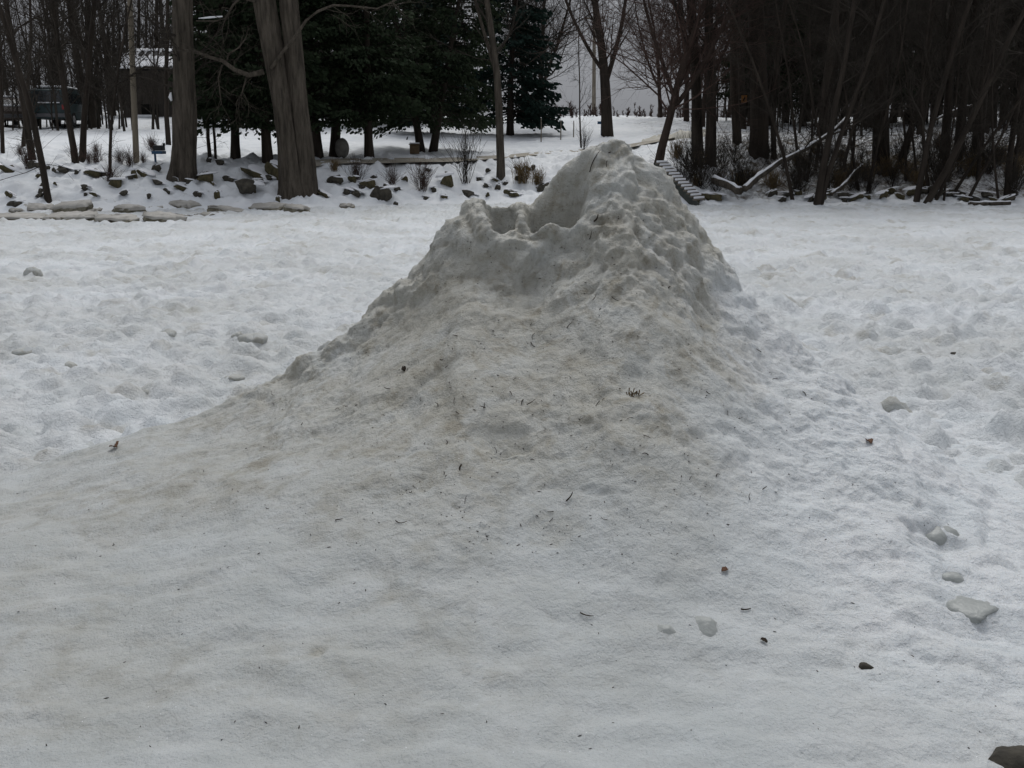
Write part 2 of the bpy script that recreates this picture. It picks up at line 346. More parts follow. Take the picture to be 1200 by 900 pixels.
def mound_base(x, y):
    zr = np.maximum(np.interp(x, RX, RZ), 0.03); yr = np.interp(x, RX, RY)
    s = yr - y
    apron = 0.10 * smooth(6.0, 4.2, y) * smooth(-4.4, -2.6, x) * smooth(3.2, 1.4, x)
    L = 2.9 - 0.25 * x
    t = np.clip(s / L, 0, 1)
    front = (1 - t) ** 1.55
    bl_ = 0.42 + 0.55 * zr + 3.0 * smooth(1.15, 1.5, x)
    back = np.clip(1 + s / bl_, 0, 1) ** (0.9 + 0.6 * smooth(1.0, 1.5, x))
    f = np.where(s >= 0, front, back)
    h = apron * np.clip(1 + s / 0.8, 0, 1) + np.maximum(zr - apron, 0) * f
    # scooped hollows left of the peak, with a rim in front of them
    c1 = at(656, 262, 5.46); c2 = at(586, 262, 5.43)
    r1 = np.hypot((x - c1.x) / 0.20, (y - c1.y) / 0.20); r2 = np.hypot((x - c2.x) / 0.085, (y - c2.y) / 0.15)
    # the rim breaks off in a small wall, smooth slope below it
    xe0, xe1 = at(500, 300, 5.2).x, at(705, 300, 5.2).x
    ye = 5.16 + 0.35 * ((x - 0.5 * (xe0 + xe1)) / 0.5) ** 2 + 0.03 * perlin(x * 6, y * 0, 0, 71)
    win = smooth(xe0 - 0.12, xe0 + 0.1, x) * smooth(xe1 + 0.12, xe1 - 0.1, x)
    h = h + 0.105 * win * smooth(ye - 0.05, ye + 0.05, y) * smooth(5.58, 5.46, y) - 0.03 * win * smooth(ye + 0.05, ye - 0.06, y) * smooth(ye - 0.35, ye - 0.1, y)
    h = h - 0.33 * smooth(1.08, 0.45, r1) * smooth(5.66, 5.52, y) - 0.34 * smooth(1.1, 0.4, r2)
    inb = np.maximum(smooth(1.2, 0.9, r1), smooth(1.2, 0.9, r2)) * smooth(5.75, 5.6, y)
    return h, inb
STEP = 0.0095
mx = np.arange(-4.3, 3.7, STEP); my = np.arange(0.9, 7.6, STEP)
X, Y = np.meshgrid(mx, my); H, INB = mound_base(X, Y)
for _ in range(11):   # soften creases
    Hp = np.pad(H, 1, mode='edge'); H = (Hp[:-2, 1:-1] + Hp[2:, 1:-1] + Hp[1:-1, :-2] + Hp[1:-1, 2:] + 2 * H) / 6
PITS = []
for (u, v, w, h, dep) in ((588, 510, 0.115, 0.05, 0.055), (478, 475, 0.045, 0.04, 0.03), (742, 452, 0.09, 0.05, 0.03), (462, 695, 0.05, 0.03, 0.014), (372, 768, 0.035, 0.02, 0.012), (655, 618, 0.10, 0.05, 0.02), (1100, 632, 0.12, 0.10, 0.05), (1124, 676, 0.09, 0.06, 0.03), (830, 350, 0.08, 0.07, 0.03), (560, 330, 0.10, 0.06, 0.03)):
    dd = ray(u, v); ys_ = np.linspace(1.5, 6.5, 2500); hh = mound_base(dd[0] / dd[1] * ys_, ys_)[0]
    k_ = np.nonzero(CAM_H + dd[2] / dd[1] * ys_ <= hh)[0]
    if len(k_): PITS.append((dd[0] / dd[1] * ys_[k_[0]], ys_[k_[0]], w, h, dep))
PIT = np.zeros_like(H)
for (x0, y0, w, h, dep) in PITS:
    q = np.hypot((X - x0) / w, (Y - y0) / (h * 1.6)) + 0.35 * perlin(X * 14, Y * 14, 0, 81); g_ = np.exp(-q ** 4); H = H - dep * g_; PIT = np.maximum(PIT, g_)
gyy, gxx = np.gradient(H, STEP); ln = np.sqrt(gxx ** 2 + gyy ** 2 + 1); NX, NY, NZ = -gxx / ln, -gyy / ln, 1 / ln
mid = smooth(0.12, 0.5, H)
YR = np.interp(X, RX, RY)
hi = np.maximum(smooth(0.85, 1.35, H + 0.2 * perlin(X * 2.5, Y * 2.5, 0, 33)), smooth(0.45, 0.1, np.abs(YR - Y)) * smooth(0.35, 0.6, H) * smooth(0.9, 0.2, X))
hi = hi * (1 - 0.75 * INB)
wx, wy = X + 0.05 * perlin(X * 3, Y * 3, H * 3, 31), Y + 0.05 * perlin(X * 3, Y * 3, H * 3, 32)
rgt = smooth(0.7, 1.7, X - 0.5 * np.maximum(0, H - 0.6))
soft = 0.5 + 0.5 * smooth(-0.1, 0.35, perlin(X * 1.6, Y * 1.6, 0, 34))
d = (0.060 * perlin(wx * 1.9, wy * 1.9, H * 1.9, 1) * (0.35 + 0.65 * mid) * (1 - 0.7 * INB)
     + 0.058 * billow(wx * 4.2, wy * 4.2, H * 4.2, 2) * (0.12 + 0.18 * mid + 0.62 * hi + 0.45 * rgt)
     + 0.030 * (0.5 * billow(wx * 8.0, wy * 8.0, H * 8.0, 3) + 0.7 * cups(wx * 9.5, wy * 9.5, H * 9.5, 35)) * (0.14 + 0.32 * mid * soft + 0.62 * hi + 0.45 * rgt)
     + 0.017 * cups(X * 20, Y * 20, H * 20, 4) * (0.14 + 0.28 * mid * soft + 0.55 * hi + 0.2 * rgt)
     + 0.0095 * cups(X * 43, Y * 43, H * 43, 6) * (0.12 + 0.28 * mid + 0.55 * hi))
# low ripples on the near apron
d += (0.022 * perlin(wx * 2.2, wy * 6.0, 0, 7) + 0.012 * perlin(wx * 6.0, wy * 11.0, 0, 8)) * (1 - mid)
PX, PY, PZ = X + NX * d, Y + NY * d, H + NZ * d
edge = np.minimum.reduce([smooth(-4.3, -3.9, X), smooth(3.7, 3.2, X), smooth(0.9, 1.15, Y), smooth(7.6, 7.2, Y)])
PZ = PZ * edge - 0.12 * (1 - edge) - 0.05 * (1 - smooth(0.0, 0.05, H))
MV = np.stack([PX, PY, PZ], -1).reshape(-1, 3); MQ = grid_quads(len(my), len(mx))
me = mesh_np('ice_mound', MV, MQ, M_SNOW)
# silt follows where the broken river ice was shoved up: the cone and its left flank, fading on the right
ctr = smooth(0.16, 0.72, H + 0.12 * perlin(X * 1.5, Y * 1.5, 0, 43)) * (1 - 0.92 * smooth(0.68, 1.12, X - 0.55 * np.maximum(0, H - 0.55) + 0.35 * perlin(X * 2, Y * 2, 0, 41)))
left = 0.30 * smooth(0.3, -1.2, X) * smooth(6.0, 5.0, Y)
n1 = perlin(X * 0.8, Y * 1.5, 0, 42)
dirt = np.clip(1.0 * ctr + left * (0.6 + 0.8 * n1) + 0.12 + 0.18 * n1, 0, 1) * (1 - 0.85 * smooth(1.2, 2.2, X))
# two silty streaks across the near apron
for (u, v, ru, rv, a) in ((170, 805, 1.0, 0.16, 0.50), (580, 795, 0.42, 0.07, 0.45)):
    c = at(u, v, 3.0); c = Vector((c.x * 0.98, 3.0, 0))
    dd = ray(u, v); k = (0.12 - CAM_H) / dd[2]; cx_, cy_ = dd[0] * k, dd[1] * k
    dirt = np.maximum(dirt, a * np.exp(-((X - cx_) / (ru * 0.45)) ** 2 - ((Y - cy_) / (rv * 0.9)) ** 2))
dirt = np.clip(dirt + 0.45 * PIT * smooth(1.4, 0.9, X), 0, 1)
wet = np.clip(0.80 - 0.72 * smooth(0.5, 1.7, X + 0.5 * n1) * smooth(2.2, 3.6, Y + 0.4 * n1) - 0.3 * smooth(0.4, 1.4, X), 0, 1)
fattr(me, 'dirt', dirt); fattr(me, 'wet', wet)
mound = link(bpy.data.objects.new('ice_mound', me))
tag(mound, 'tall dirty grey mound of ice and snow with a hollow near its top', 'ice mound')
BVM = BVHTree.FromPolygons(MV.tolist(), MQ.tolist())

# ------------------------------------------------------------------ frozen river
hx = spaced(0, 500, lambda x: 0.04 if x < 5 else (0.008 * x if x < 24 else 0.19 + 0.10 * (x - 24))); rx = np.concatenate([-hx[:0:-1], hx])
ry_a = spaced(1.0, 36.5, lambda y: 0.04 if y < 8 else 0.0055 * y); ry_b = 1.0 - spaced(0.08, 60, lambda y: 0.08 + 0.15 * y)[::-1]
ry = np.concatenate([ry_b, ry_a])
X, Y = np.meshgrid(rx, ry)
wx, wy = X + 0.08 * perlin(X * 2, Y * 2, 0, 51), Y + 0.08 * perlin(X * 2, Y * 2, 0, 52)
nearR = smooth(1.2, 3.5, X) * smooth(22, 6, Y)
nearL = smooth(-0.5, -3, X) * smooth(26, 8, Y)
amp = 0.75 + 0.35 * nearR + 0.15 * nearL
fade = smooth(34, 18, Y)
Z = (0.12 * perlin(X * 0.35, Y * 0.35, 0, 53) * (0.4 + 0.6 * fade)
     + 0.13 * billow(wx * 1.7, wy * 1.7, 0, 54) * amp * (0.6 + 0.8 * perlin(X * 0.6, Y * 0.6, 0, 60))
     + 0.115 * billow(wx * 3.6, wy * 3.6, 0, 55) * amp
     + 0.060 * (0.5 * billow(wx * 8.0, wy * 8.0, 0, 56) + 0.6 * cups(wx * 7.0, wy * 5.0, 0, 62)) * (0.75 + 0.4 * amp)
     + 0.024 * cups(X * 15, Y * 15, 0, 57) * smooth(16, 7, Y))
Z -= 0.16 * smooth(1.2, 0.4, np.hypot((X + 0.1) / 3.3, (Y - 3.9) / 2.4))   # sits under the mound
me = mesh_np('river_ice', np.stack([X, Y, Z], -1).reshape(-1, 3), grid_quads(len(ry), len(rx)), M_RIVER)
n1 = perlin(X * 0.7, Y * 0.7, 0, 58)
fattr(me, 'dirt', np.clip(0.10 + 0.30 * n1 + 0.12 * smooth(22, 8, Y) * smooth(0, -4, X) + 0.55 * smooth(0.28, 0.5, perlin(X * 2.3, Y * 2.3, 0, 61)), 0, 0.6))
fattr(me, 'wet', np.clip(0.18 + 0.35 * n1 + 0.15 * smooth(25, 32, Y), 0, 1))
river = link(bpy.data.objects.new('river_ice', me)); tag(river, 'frozen river covered with lumpy white snow and slush', None, kind='structure')
RV = np.stack([X, Y, Z], -1).reshape(-1, 3)
BVR = BVHTree.FromPolygons(RV.tolist(), grid_quads(len(ry), len(rx)).tolist())
def near_hit(u, v):
    d = Vector(ray(u, v)).normalized(); o = Vector((0, 0, CAM_H)); best = None
    for b in (BVM, BVR):
        h = b.ray_cast(o, d, 60)
        if h[0] is not None and (best is None or h[3] < best[2]): best = (h[0], h[1], h[3])
    return best[0], best[1]
#DETAILS
# ------------------------------------------------------------------ trees
def curve_pts(p, d, L, n, rng, wander, lift):
    pts = [Vector(p)]; d = Vector(d).normalized(); st = L / n
    for _ in range(n):
        d = (d + Vector((rng.gauss(0, wander), rng.gauss(0, wander), rng.gauss(0, wander) + lift))).normalized()
        pts.append(pts[-1] + d * st)
    return pts
def side_dir(d, ang, rng, az=None):
    d = Vector(d).normalized(); a = Vector((1, 0, 0)) if abs(d.x) < 0.7 else Vector((0, 1, 0))
    e1 = d.cross(a).normalized(); e2 = d.cross(e1); t = rng.uniform(0, 2 * PI) if az is None else az
    return d * math.cos(ang) + (e1 * math.cos(t) + e2 * math.sin(t)) * math.sin(ang)
def trunk_mesh(mb, pts, rad, sides, rng, flare=0.5, ridges=0.06, flen=0.7):
    """trunk tube with root flare and bark ridges"""
    b = len(mb.v); n = len(pts); ph = [rng.uniform(0, 6.28) for _ in range(4)]
    L = 0.0
    for i, p in enumerate(pts):
        if i: L += (pts[i] - pts[i - 1]).length
        d = (pts[min(i + 1, n - 1)] - pts[max(i - 1, 0)]).normalized()
        e1 = d.cross(Vector((0, 1, 0.01))).normalized(); e2 = d.cross(e1)
        fl = math.exp(-L / flen) * flare
        for k in range(sides):
            t = 2 * PI * k / sides
            r = rad[i] * (1 + fl * (0.75 + 0.45 * math.sin(3 * t + ph[0]) + 0.3 * math.sin(5 * t + ph[1]))
                          + ridges * (math.sin(9 * t + ph[2] + 0.5 * math.sin(L * 1.3)) + 0.6 * math.sin(14 * t + ph[3] + L * 0.6)) + rng.uniform(-ridges, ridges) * 0.6)
            q = p + e1 * (math.cos(t) * r) + e2 * (math.sin(t) * r); mb.v.append(tuple(q))
    for i in range(n - 1):
        for k in range(sides):
            k2 = (k + 1) % sides
            mb.f.append((b + i * sides + k, b + i * sides + k2, b + (i + 1) * sides + k2, b + (i + 1) * sides + k))
    mb.f.append(tuple(b + (n - 1) * sides + k for k in range(sides)))
def twigs(mb, p, d, L, r, level, rng, wander=0.16, lift=0.05, kids=(7, 5), ang=(0.5, 1.0)):
    n = 5 if level == 0 else (4 if level == 1 else 2)
    pts = curve_pts(p, d, L, n, rng, wander, lift)
    r1 = max(r * 0.3, 0.003); rad = [r + (r1 - r) * i / n for i in range(n + 1)]
    mb.tube(pts, rad, 5 if level == 0 else 3, cap=False)
    if level < len(kids):
        for j in range(kids[level]):
            t = rng.uniform(0.22, 1.0); i = min(int(t * n), n - 1); f = t * n - i
            q = pts[i].lerp(pts[i + 1], f); dd = side_dir(pts[i + 1] - pts[i], rng.uniform(*ang), rng)
            twigs(mb, q, dd, L * rng.uniform(0.32, 0.55), max(rad[i] * 0.52, 0.0042), level + 1, rng, wander, lift, kids, ang)
def make_tree(seed, H, r, first, nb, blen, spread=(0.6, 1.2), lift=0.07, kids=(7, 5), wob=0.025, flare=0.16, fork=None, sides=14, tw=M_TWIG, bk=M_BARK, lowtwig=0, ridges=0.05):
    rng = random.Random(seed)
    pts = curve_pts((0, 0, -0.25), (0, 0, 1), H, 22, rng, wob, 0.04)
    rad = [r * (1 - 0.80 * (i / 22) ** 0.9) for i in range(23)]
    T = MB(); trunk_mesh(T, pts, rad, sides, rng, flare, ridges)
    C = MB()
    stems = [(pts, rad)]
    if fork:
        for (hf, an, az, fr) in fork:
            i = max(1, int(hf / H * 22)); dd = side_dir(pts[i + 1] - pts[i], an, rng, az)
            p2 = curve_pts(pts[i], dd, H - hf, 16, rng, wob, 0.06); r2 = [rad[i] * fr * (1 - 0.8 * k / 16) for k in range(17)]
            T.tube(p2, r2, 9); stems.append((p2, r2))
    for pp, rr in stems:
        n = len(pp) - 1
        for j in range(nb):
            h = first + (H - first) * (j + rng.random()) / nb * 0.97
            i = 0
            while i < n - 1 and pp[i + 1].z < h: i += 1
            q = pp[i].lerp(pp[i + 1], rng.random()); dd = side_dir(pp[i + 1] - pp[i], rng.uniform(*spread), rng)
            f = 1 - 0.55 * (h - first) / (H - first)
            twigs(C, q, dd, blen * f * rng.uniform(0.55, 1.15), max(0.012, rr[i] * rng.uniform(0.22, 0.42)), 0, rng, 0.15, lift, kids)
    for j in range(lowtwig):
        h = rng.uniform(0.6, first + 1.0); i = 0
        while pts[i + 1].z < h: i += 1
        q = pts[i]; dd = side_dir((0, 0, 1), rng.uniform(0.9, 1.6), rng)
        twigs(C, q, dd, rng.uniform(0.6, 1.8), 0.011, 1, rng, 0.2, 0.0, kids)
    return dict(trunk=T.mesh('trunk', bk), crown=C.mesh('branches', tw), r=r, H=H)
def put_tree(var, loc, s, rz=0, lean=(0, 0), name='bare_tree', label='', cat='tree', group=None, sz=None):
    e = empty(name, loc, label, cat, group)
    e.rotation_euler = Euler((lean[1], lean[0], 0)).to_matrix().to_4x4().__matmul__(Matrix.Rotation(rz, 4, 'Z')).to_euler()
    e.scale = (s, s, sz or s)
    for nm, k in (('trunk', 'trunk'), ('branches' if 'leaf' not in var else 'crown', 'crown')):
        o = bpy.data.objects.new(nm, var[k]); link(o, e)
    if 'leaf' in var:
        pass
    return e
def px_r(w, D): return w * D / F / 2

FOREST = [make_tree(100 + i, 15 + i % 3, 0.20, 2.6 + 0.5 * (i % 3), 26, 3.6, lowtwig=10, kids=(8, 6)) for i in range(4)]
POLES = [make_tree(200 + i, 12, 0.085, 1.6, 24, 2.1, lowtwig=6, kids=(7, 5), wob=0.045, sides=8, flare=0.12) for i in range(3)]
OAK = [make_tree(300 + i, 11, 0.19, 1.9, 30, 4.6, spread=(0.7, 1.25), kids=(10, 7), lift=0.05, tw=M_TWIG if i == 0 else M_TWIG_R, bk=M_BARK if i == 0 else M_BARK_R, fork=[(2.6, 0.5, 0.4, 0.7), (3.2, 0.6, 3.3, 0.6)]) for i in range(2)]
BARE = make_tree(401, 15, 0.17, 3.9, 16, 3.6, kids=(7, 5), bk=M_BARK_L, fork=[(4.4, 0.35, 1.2, 0.6)])
OPEN = make_tree(411, 9, 0.22, 2.0, 13, 2.6, spread=(0.35, 0.8), lift=0.09, kids=(6, 5), fork=[(2.3, 0.42, 0.3, 0.55), (2.7, 0.5, 3.3, 0.45), (2.5, 0.3, 1.8, 0.5)], flare=0.15)

def label_tree(var, u, v, w, du, label, name='bare_tree', group=None, rz=None, Dy=None, dy=0.0):
    """trunk whose foot is at photo point (u, v), w wide there, du px sideways per 100 px of height"""
    p = hit(u, v) if Dy is None else on_ground((u - 600) / F * Dy / math.cos(PITCH) * 0.975, Dy)
    s = (0.68 if var['r'] < 0.1 else 0.76) * px_r(w, p.y) / var['r']
    # straight-down camera pitch already fans verticals out a little; add the tree's own lean
    return put_tree(var, p, s, rz if rz is not None else (u * 1.7) % 6.28, (math.atan((du - (u - 600) * 0.0195) / 100.0), dy), name, label, 'tree', group, sz=max(s, 0.7))

near_trees = [
 (POLES[0], 57, 238, 12, -14, 'slim leaning tree at the river edge in front of the left woods'),
 (POLES[1], 3, 179, 7, -4, 'thin bare trunk at the far left edge on the bank top'),
 (POLES[2], 27, 172, 7, -3, 'thin bare trunk between the parked cars on the left'),
 (FOREST[0], 38, 188, 11, -14, 'bare trunk leaning left just behind the slim river-edge tree'),
 (FOREST[1], 88, 187, 10, -14, 'left stem of the tree pair in front of the teal vehicle'),
 (FOREST[2], 97, 187, 10, 4, 'right stem of the tree pair in front of the teal vehicle'),
 (POLES[0], 129, 205, 6, -2, 'small sapling in the rocky bank left of the thin pole'),
 (POLES[1], 198, 170, 9, -4, 'dark trunk crossing the snowy roof beside the big tree'),
 (POLES[2], 246, 187, 7, -4, 'left thin stem beside the big single trunk, against the evergreens'),
 (POLES[0], 253, 187, 5, -4, 'thinner right stem of two, against the evergreens'),
 (BARE, 587, 207, 13, 1, 'tall bare tree standing on the bank behind the mound shoulder'),
 (OPEN, 712, 160, 18, -9, 'bare tree with upswept forks right behind the mound peak'),
 (POLES[1], 681, 172, 3, -3, 'tiny sapling by the road left of the mound peak'),
 (OAK[1], 771, 197, 14, 17, 'leaning reddish bare tree at the head of the steps'),
 (FOREST[3], 818, 187, 18, -3, 'left trunk of the joined pair above the steps'),
 (FOREST[0], 833, 192, 17, 0, 'right trunk of the joined pair above the steps'),
 (FOREST[1], 864, 168, 14, -3, 'straight trunk between the joined pair and the thick dark trunk'),
 (FOREST[2], 889, 182, 28, 0, 'thickest dark trunk of the right woods'),
 (POLES[2], 907, 187, 10, 3, 'thin trunk close beside the thickest dark trunk'),
 (POLES[0], 957, 240, 12, 18, 'left stem of the V shaped riverside tree by the fallen log'),
 (POLES[1], 962, 240, 10, 30, 'right leaning stem of the V shaped riverside tree'),
 (FOREST[3], 1031, 200, 25, 0, 'stout trunk standing on the right bank behind the leaning saplings'),
 (POLES[2], 1056, 196, 9, 36, 'sapling leaning hard right beside the stout right bank trunk'),
 (POLES[0], 1074, 237, 11, 16, 'left sapling of the riverside clump near the right edge'),
 (POLES[1], 1086, 238, 12, 55, 'strongly slanted sapling of the riverside clump near the right edge'),
 (FOREST[0], 1106, 186, 14, 8, 'dark trunk behind the slanted sapling on the right bank'),
 (FOREST[1], 1122, 188, 15, 12, 'right leaning dark trunk behind the slanted sapling'),
 (FOREST[2], 1145, 178, 17, 5, 'dark upright trunk near the right edge of the woods'),
 (POLES[2], 1180, 228, 11, 8, 'slim riverside trunk nearest the right edge'),
 (FOREST[3], 1196, 190, 14, 3, 'trunk cut by the right edge of the view'),
]
for t in near_trees: label_tree(*t)
rng = random.Random(23)
for i in range(24):
    u = 925 + i * 11.5 + rng.uniform(-4, 4)
    zone = 'left of the V shaped tree' if u < 955 else ('between V shaped tree and stout trunk' if u < 1030 else ('beside the slanted saplings' if u < 1130 else 'near the right edge'))
    label_tree(POLES[i % 3], u, rng.uniform(196, 236), rng.uniform(4, 7), rng.uniform(-22, 55), 'thin leaning stem on the right bank ' + zone, 'sapling', 'thin leaning stems on the right bank')

# the two big old trunks on the left bank
rng = random.Random(7)
def big_single():
    p = hit(213, 207); D = p.y; T = MB(); px = D / F
    prof = [(0, 17.5), (8, 15.5), (20, 14.2), (40, 14.0), (75, 14.2), (100, 12.5), (160, 11.8), (215, 11.2), (300, 10.5), (420, 8)]
    def rr(h):
        hp = h / px
        return np.interp(hp, [a for a, b in prof], [b for a, b in prof]) * px * 0.92
    n = 46; Htot = 11.0
    pts = [Vector((0.088 * h + 0.04 * math.sin(h * 0.9), 0.05 * math.sin(h * 0.7), h - 0.3)) for h in np.linspace(0, Htot, n)]
    trunk_mesh(T, pts, [float(rr(max(0, q.z))) for q in pts], 44, rng, 0.16, 0.05, 0.4)
    # cleft rotted into the foot
    V = []
    for (x, y, z) in T.v:
        x -= 0.088 * (z + 0.3); a = math.atan2(y, x); hz = z
        dep = 0.22 * math.exp(-((a + 1.75) / 0.16) ** 2) * math.exp(-max(hz, 0) / 0.55)
        k = 1 - dep / max(0.2, math.hypot(x, y)); V.append((x * k + 0.088 * (z + 0.3), y * k, z))
    T.v = V
    e = empty('old_tree', p, 'massive single trunk on the left bank between the pole and the evergreens', 'tree')
    T.build('trunk', M_BARK_L, e, True)
    C = MB()
    for j in range(12):
        h = rng.uniform(2.4, 10.5); dd = side_dir((0, 0, 1), rng.uniform(0.7, 1.4), rng)
        twigs(C, (0.088 * h, 0, h), dd, rng.uniform(1.6, 3.6), 0.045, 0, rng, 0.22, 0.02)
    C.build('branches', M_TWIG, e, True)
    S = MB(); S.tube([(-0.08, -0.16, 2.25), (-0.11, -0.17, 2.36), (-0.09, -0.15, 2.5)], [0.03, 0.06, 0.02], 6); S.build('snow_patch', M_CAP, e, True)
    return e
big_single()
def big_double():
    p = hit(343, 229); D = p.y; px = D / F
    e = empty('old_tree', p, 'huge double trunk leaning left at the river edge before the evergreens', 'tree')
    def stem(name, pr):
        T = MB(); zs = np.linspace(-8, 330, 46)
        pts, rad = [], []
        for hp in zs:
            l = np.interp(hp, [q[0] for q in pr], [q[1] for q in pr]); r = np.interp(hp, [q[0] for q in pr], [q[2] for q in pr])
            pts.append(Vector((((l + r) / 2 - 343 + 0.051 * hp) * px, 0.03 * math.sin(hp * 0.05) + (0.0 if name == 'trunk' else 0.10), hp * px))); rad.append((r - l) / 2 * px)
        trunk_mesh(T, pts, rad, 40, rng, 0.06, 0.055, 0.4); return T.build('trunk', M_BARK_L, e, True)
    # (height px above foot, left edge px, right edge px)
    stem('trunk', [(-8, 327, 360), (20, 328, 355), (60, 326, 349), (100, 321, 343), (140, 313, 336), (180, 305, 329), (230, 296, 320), (330, 276, 298)])
    stem('second', [(-8, 344, 372), (20, 347, 369), (60, 343, 364), (100, 339, 359), (140, 335, 355), (180, 331, 351), (230, 326, 346), (330, 320, 338)])
    C = MB()
    # the long limbs that show against the evergreens
    def limb(pl, r0, r1, yo=-0.35, k=9):
        q = [Vector(((u - 343 + 0.051 * (229 - v)) * px, yo - 0.05 * i, (229 - v) * px)) for i, (u, v) in enumerate(pl)]
        C.tube(q, [r0 + (r1 - r0) * i / (len(q) - 1) for i in range(len(q))], 7)
        for j in range(k):
            i = rng.randrange(len(q) - 1); w = q[i].lerp(q[i + 1], rng.random())
            twigs(C, w, side_dir(q[i + 1] - q[i], rng.uniform(0.5, 1.2), rng), rng.uniform(0.4, 1.2), 0.012, 1, rng, 0.25, 0.0)
    limb([(322, 92), (335, 75), (350, 58), (362, 42), (375, 33), (392, 27), (410, 28), (440, 31), (462, 22)], 0.055, 0.018)
    limb([(314, 95), (298, 99), (282, 93), (270, 84), (255, 80), (240, 74), (222, 73)], 0.085, 0.03, k=14)
    limb([(272, 88), (276, 76), (288, 70), (296, 60)], 0.03, 0.012)
    limb([(268, 88), (264, 102), (266, 118), (268, 130)], 0.028, 0.012)
    limb([(305, 22), (290, 18), (282, 26), (274, 40), (262, 43), (243, 43)], 0.045, 0.015)
    limb([(295, 100), (290, 118), (283, 130)], 0.03, 0.01)
    C.build('limbs', M_BARK_L, e, True)
    S = MB(); S.tube([((u - 343 + 0.051 * (229 - v)) * px, -0.62, (229 - v) * px + 0.04) for (u, v) in ((272, 40), (258, 41), (246, 42))], [0.02, 0.03, 0.012], 5)
    S.build('snow_patch', M_CAP, e, True)
big_double()

# evergreens
def evergreen(seed, H, R, z0, n_b, leaf, spruce=False, r=0.16):
    rng = random.Random(seed); nr = np.random.RandomState(seed)
    T = MB(); pts = curve_pts((0, 0, -0.3), (0, 0, 1), H, 14, rng, 0.02, 0.03)
    trunk_mesh(T, pts, [r * (1 - 0.85 * i / 14) for i in range(15)], 12, rng, 0.35, 0.05)
    B = MB(); P = []; Dn = []
    for j in range(n_b):
        f = (j + rng.random()) / n_b; z = z0 + (H - z0) * f ** 1.12
        prof = (1 - f) ** 0.75 * (0.75 + 0.25 * min(1, f * 8)); L = R * prof * rng.uniform(0.6, 1.12) + 0.2
        az = rng.uniform(0, 2 * PI); up = (-0.12 if spruce else 0.18) + rng.uniform(-0.15, 0.2)
        q = Vector((0, 0, z)); d = Vector((math.cos(az), math.sin(az), up)); n = 6; pp = [q]
        for k in range(n):
            d = (d + Vector((rng.gauss(0, .07), rng.gauss(0, .07), (-0.05 if not spruce else (-0.06 if k < 4 else 0.10))))).normalized(); pp.append(pp[-1] + d * (L / n))
        B.tube(pp, [0.03 * (1 - 0.8 * k / n) + 0.004 for k in range(n + 1)], 3, cap=False)
        m = int(leaf * (0.3 + L / R))
        for k in range(m):
            t = rng.uniform(0.12, 1.0) ** 0.7; i = min(int(t * n), n - 1); w = pp[i].lerp(pp[i + 1], t * n - i)
            side = Vector((-d.y, d.x, 0)) * rng.gauss(0, 0.16 + 0.20 * L * (1 - t) * 0.6)
            drop = -abs(rng.gauss(0, 0.16 if not spruce else 0.11))
            P.append(w + side + Vector((0, 0, drop + (0.05 if not spruce else 0)))); Dn.append((d + side * 1.2 + Vector((0, 0, -0.5 if not spruce else -0.35))).normalized())
    P = np.array([tuple(p) for p in P]); Dn = np.array([tuple(p) for p in Dn]); n = len(P)
    a = nr.normal(size=(n, 3)); e = np.cross(Dn, a); e /= np.linalg.norm(e, axis=1)[:, None] + 1e-9
    ln = nr.uniform(0.10, 0.24, (n, 1)) * (1.0 if not spruce else 1.15); w = ln * nr.uniform(0.22, 0.42, (n, 1))
    V = np.stack([P - e * w * 0.4, P + Dn * ln * 0.45 - e * w, P + Dn * ln, P + Dn * ln * 0.5 + e * w], 1).reshape(-1, 3)
    me = mesh_np('crown', V, np.arange(len(V)).reshape(-1, 4), M_SPRUCE if spruce else M_CEDAR, False)
    return dict(trunk=T.mesh('trunk', M_BARK), crown=me, limbs=B.mesh('branches', M_TWIG), r=r, leaf=True)
CEDAR = [evergreen(500 + i, 11 + i, 2.6, 1.15, 150, 95) for i in range(3)]
SPRUCE = evergreen(520, 9.5, 2.7, 0.75, 150, 95, True, 0.15)
def put_evergreen(var, loc, s, rz, label, name='cedar_tree', group=None, lean=(0, 0)):
    e = put_tree(var, loc, s, rz, lean, name, label, 'tree', group)
    o = bpy.data.objects.new('branches', var['limbs']); link(o, e); return e
for (k, u, v, w, du, lab) in [
  (0, 275, 184, 12, -4, 'dark evergreen between the single and the double old trunks'),
  (1, 314, 188, 10, -6, 'dark evergreen partly hidden behind the double trunk'),
  (2, 373, 184, 9, -10, 'dark evergreen just right of the double trunk'),
  (0, 392, 184, 10, 0, 'dark evergreen beside the pale rounded boulder'),
  (1, 433, 183, 13, -3, 'dark evergreen with a clear straight trunk right of the boulder'),
  (2, 493, 176, 10, -16, 'left leaning evergreen with the brown box at its foot'),
  (0, 508, 177, 14, 22, 'right leaning evergreen above the upright shrub')]:
    p = hit(u, v); s = 1.0 + 0.08 * ((u * 7) % 5 - 2) / 2
    put_evergreen(CEDAR[k], p, s, u * 0.9, lab, lean=(math.atan((du - (u - 600) * 0.0195) / 100), 0))
p = hit(598, 158); put_evergreen(SPRUCE, p, 1.22, 0.6, 'dark spruce with drooping boughs right of the tall bare tree', 'spruce_tree')
p = on_ground(-4.0, 52); put_evergreen(SPRUCE, p, 1.1, 2.2, 'dark spruce half hidden behind the leaning evergreens', 'spruce_tree')
rng = random.Random(61)
for i, (x, y) in enumerate([(-15.5, 58), (-12.5, 61), (-9, 59), (-6.4, 62), (-18, 66)]):
    put_evergreen(CEDAR[i % 3], on_ground(x, y), rng.uniform(1.0, 1.25), rng.uniform(0, 6), 'dark evergreen in the back row left of the road', group='back row evergreens on the left')
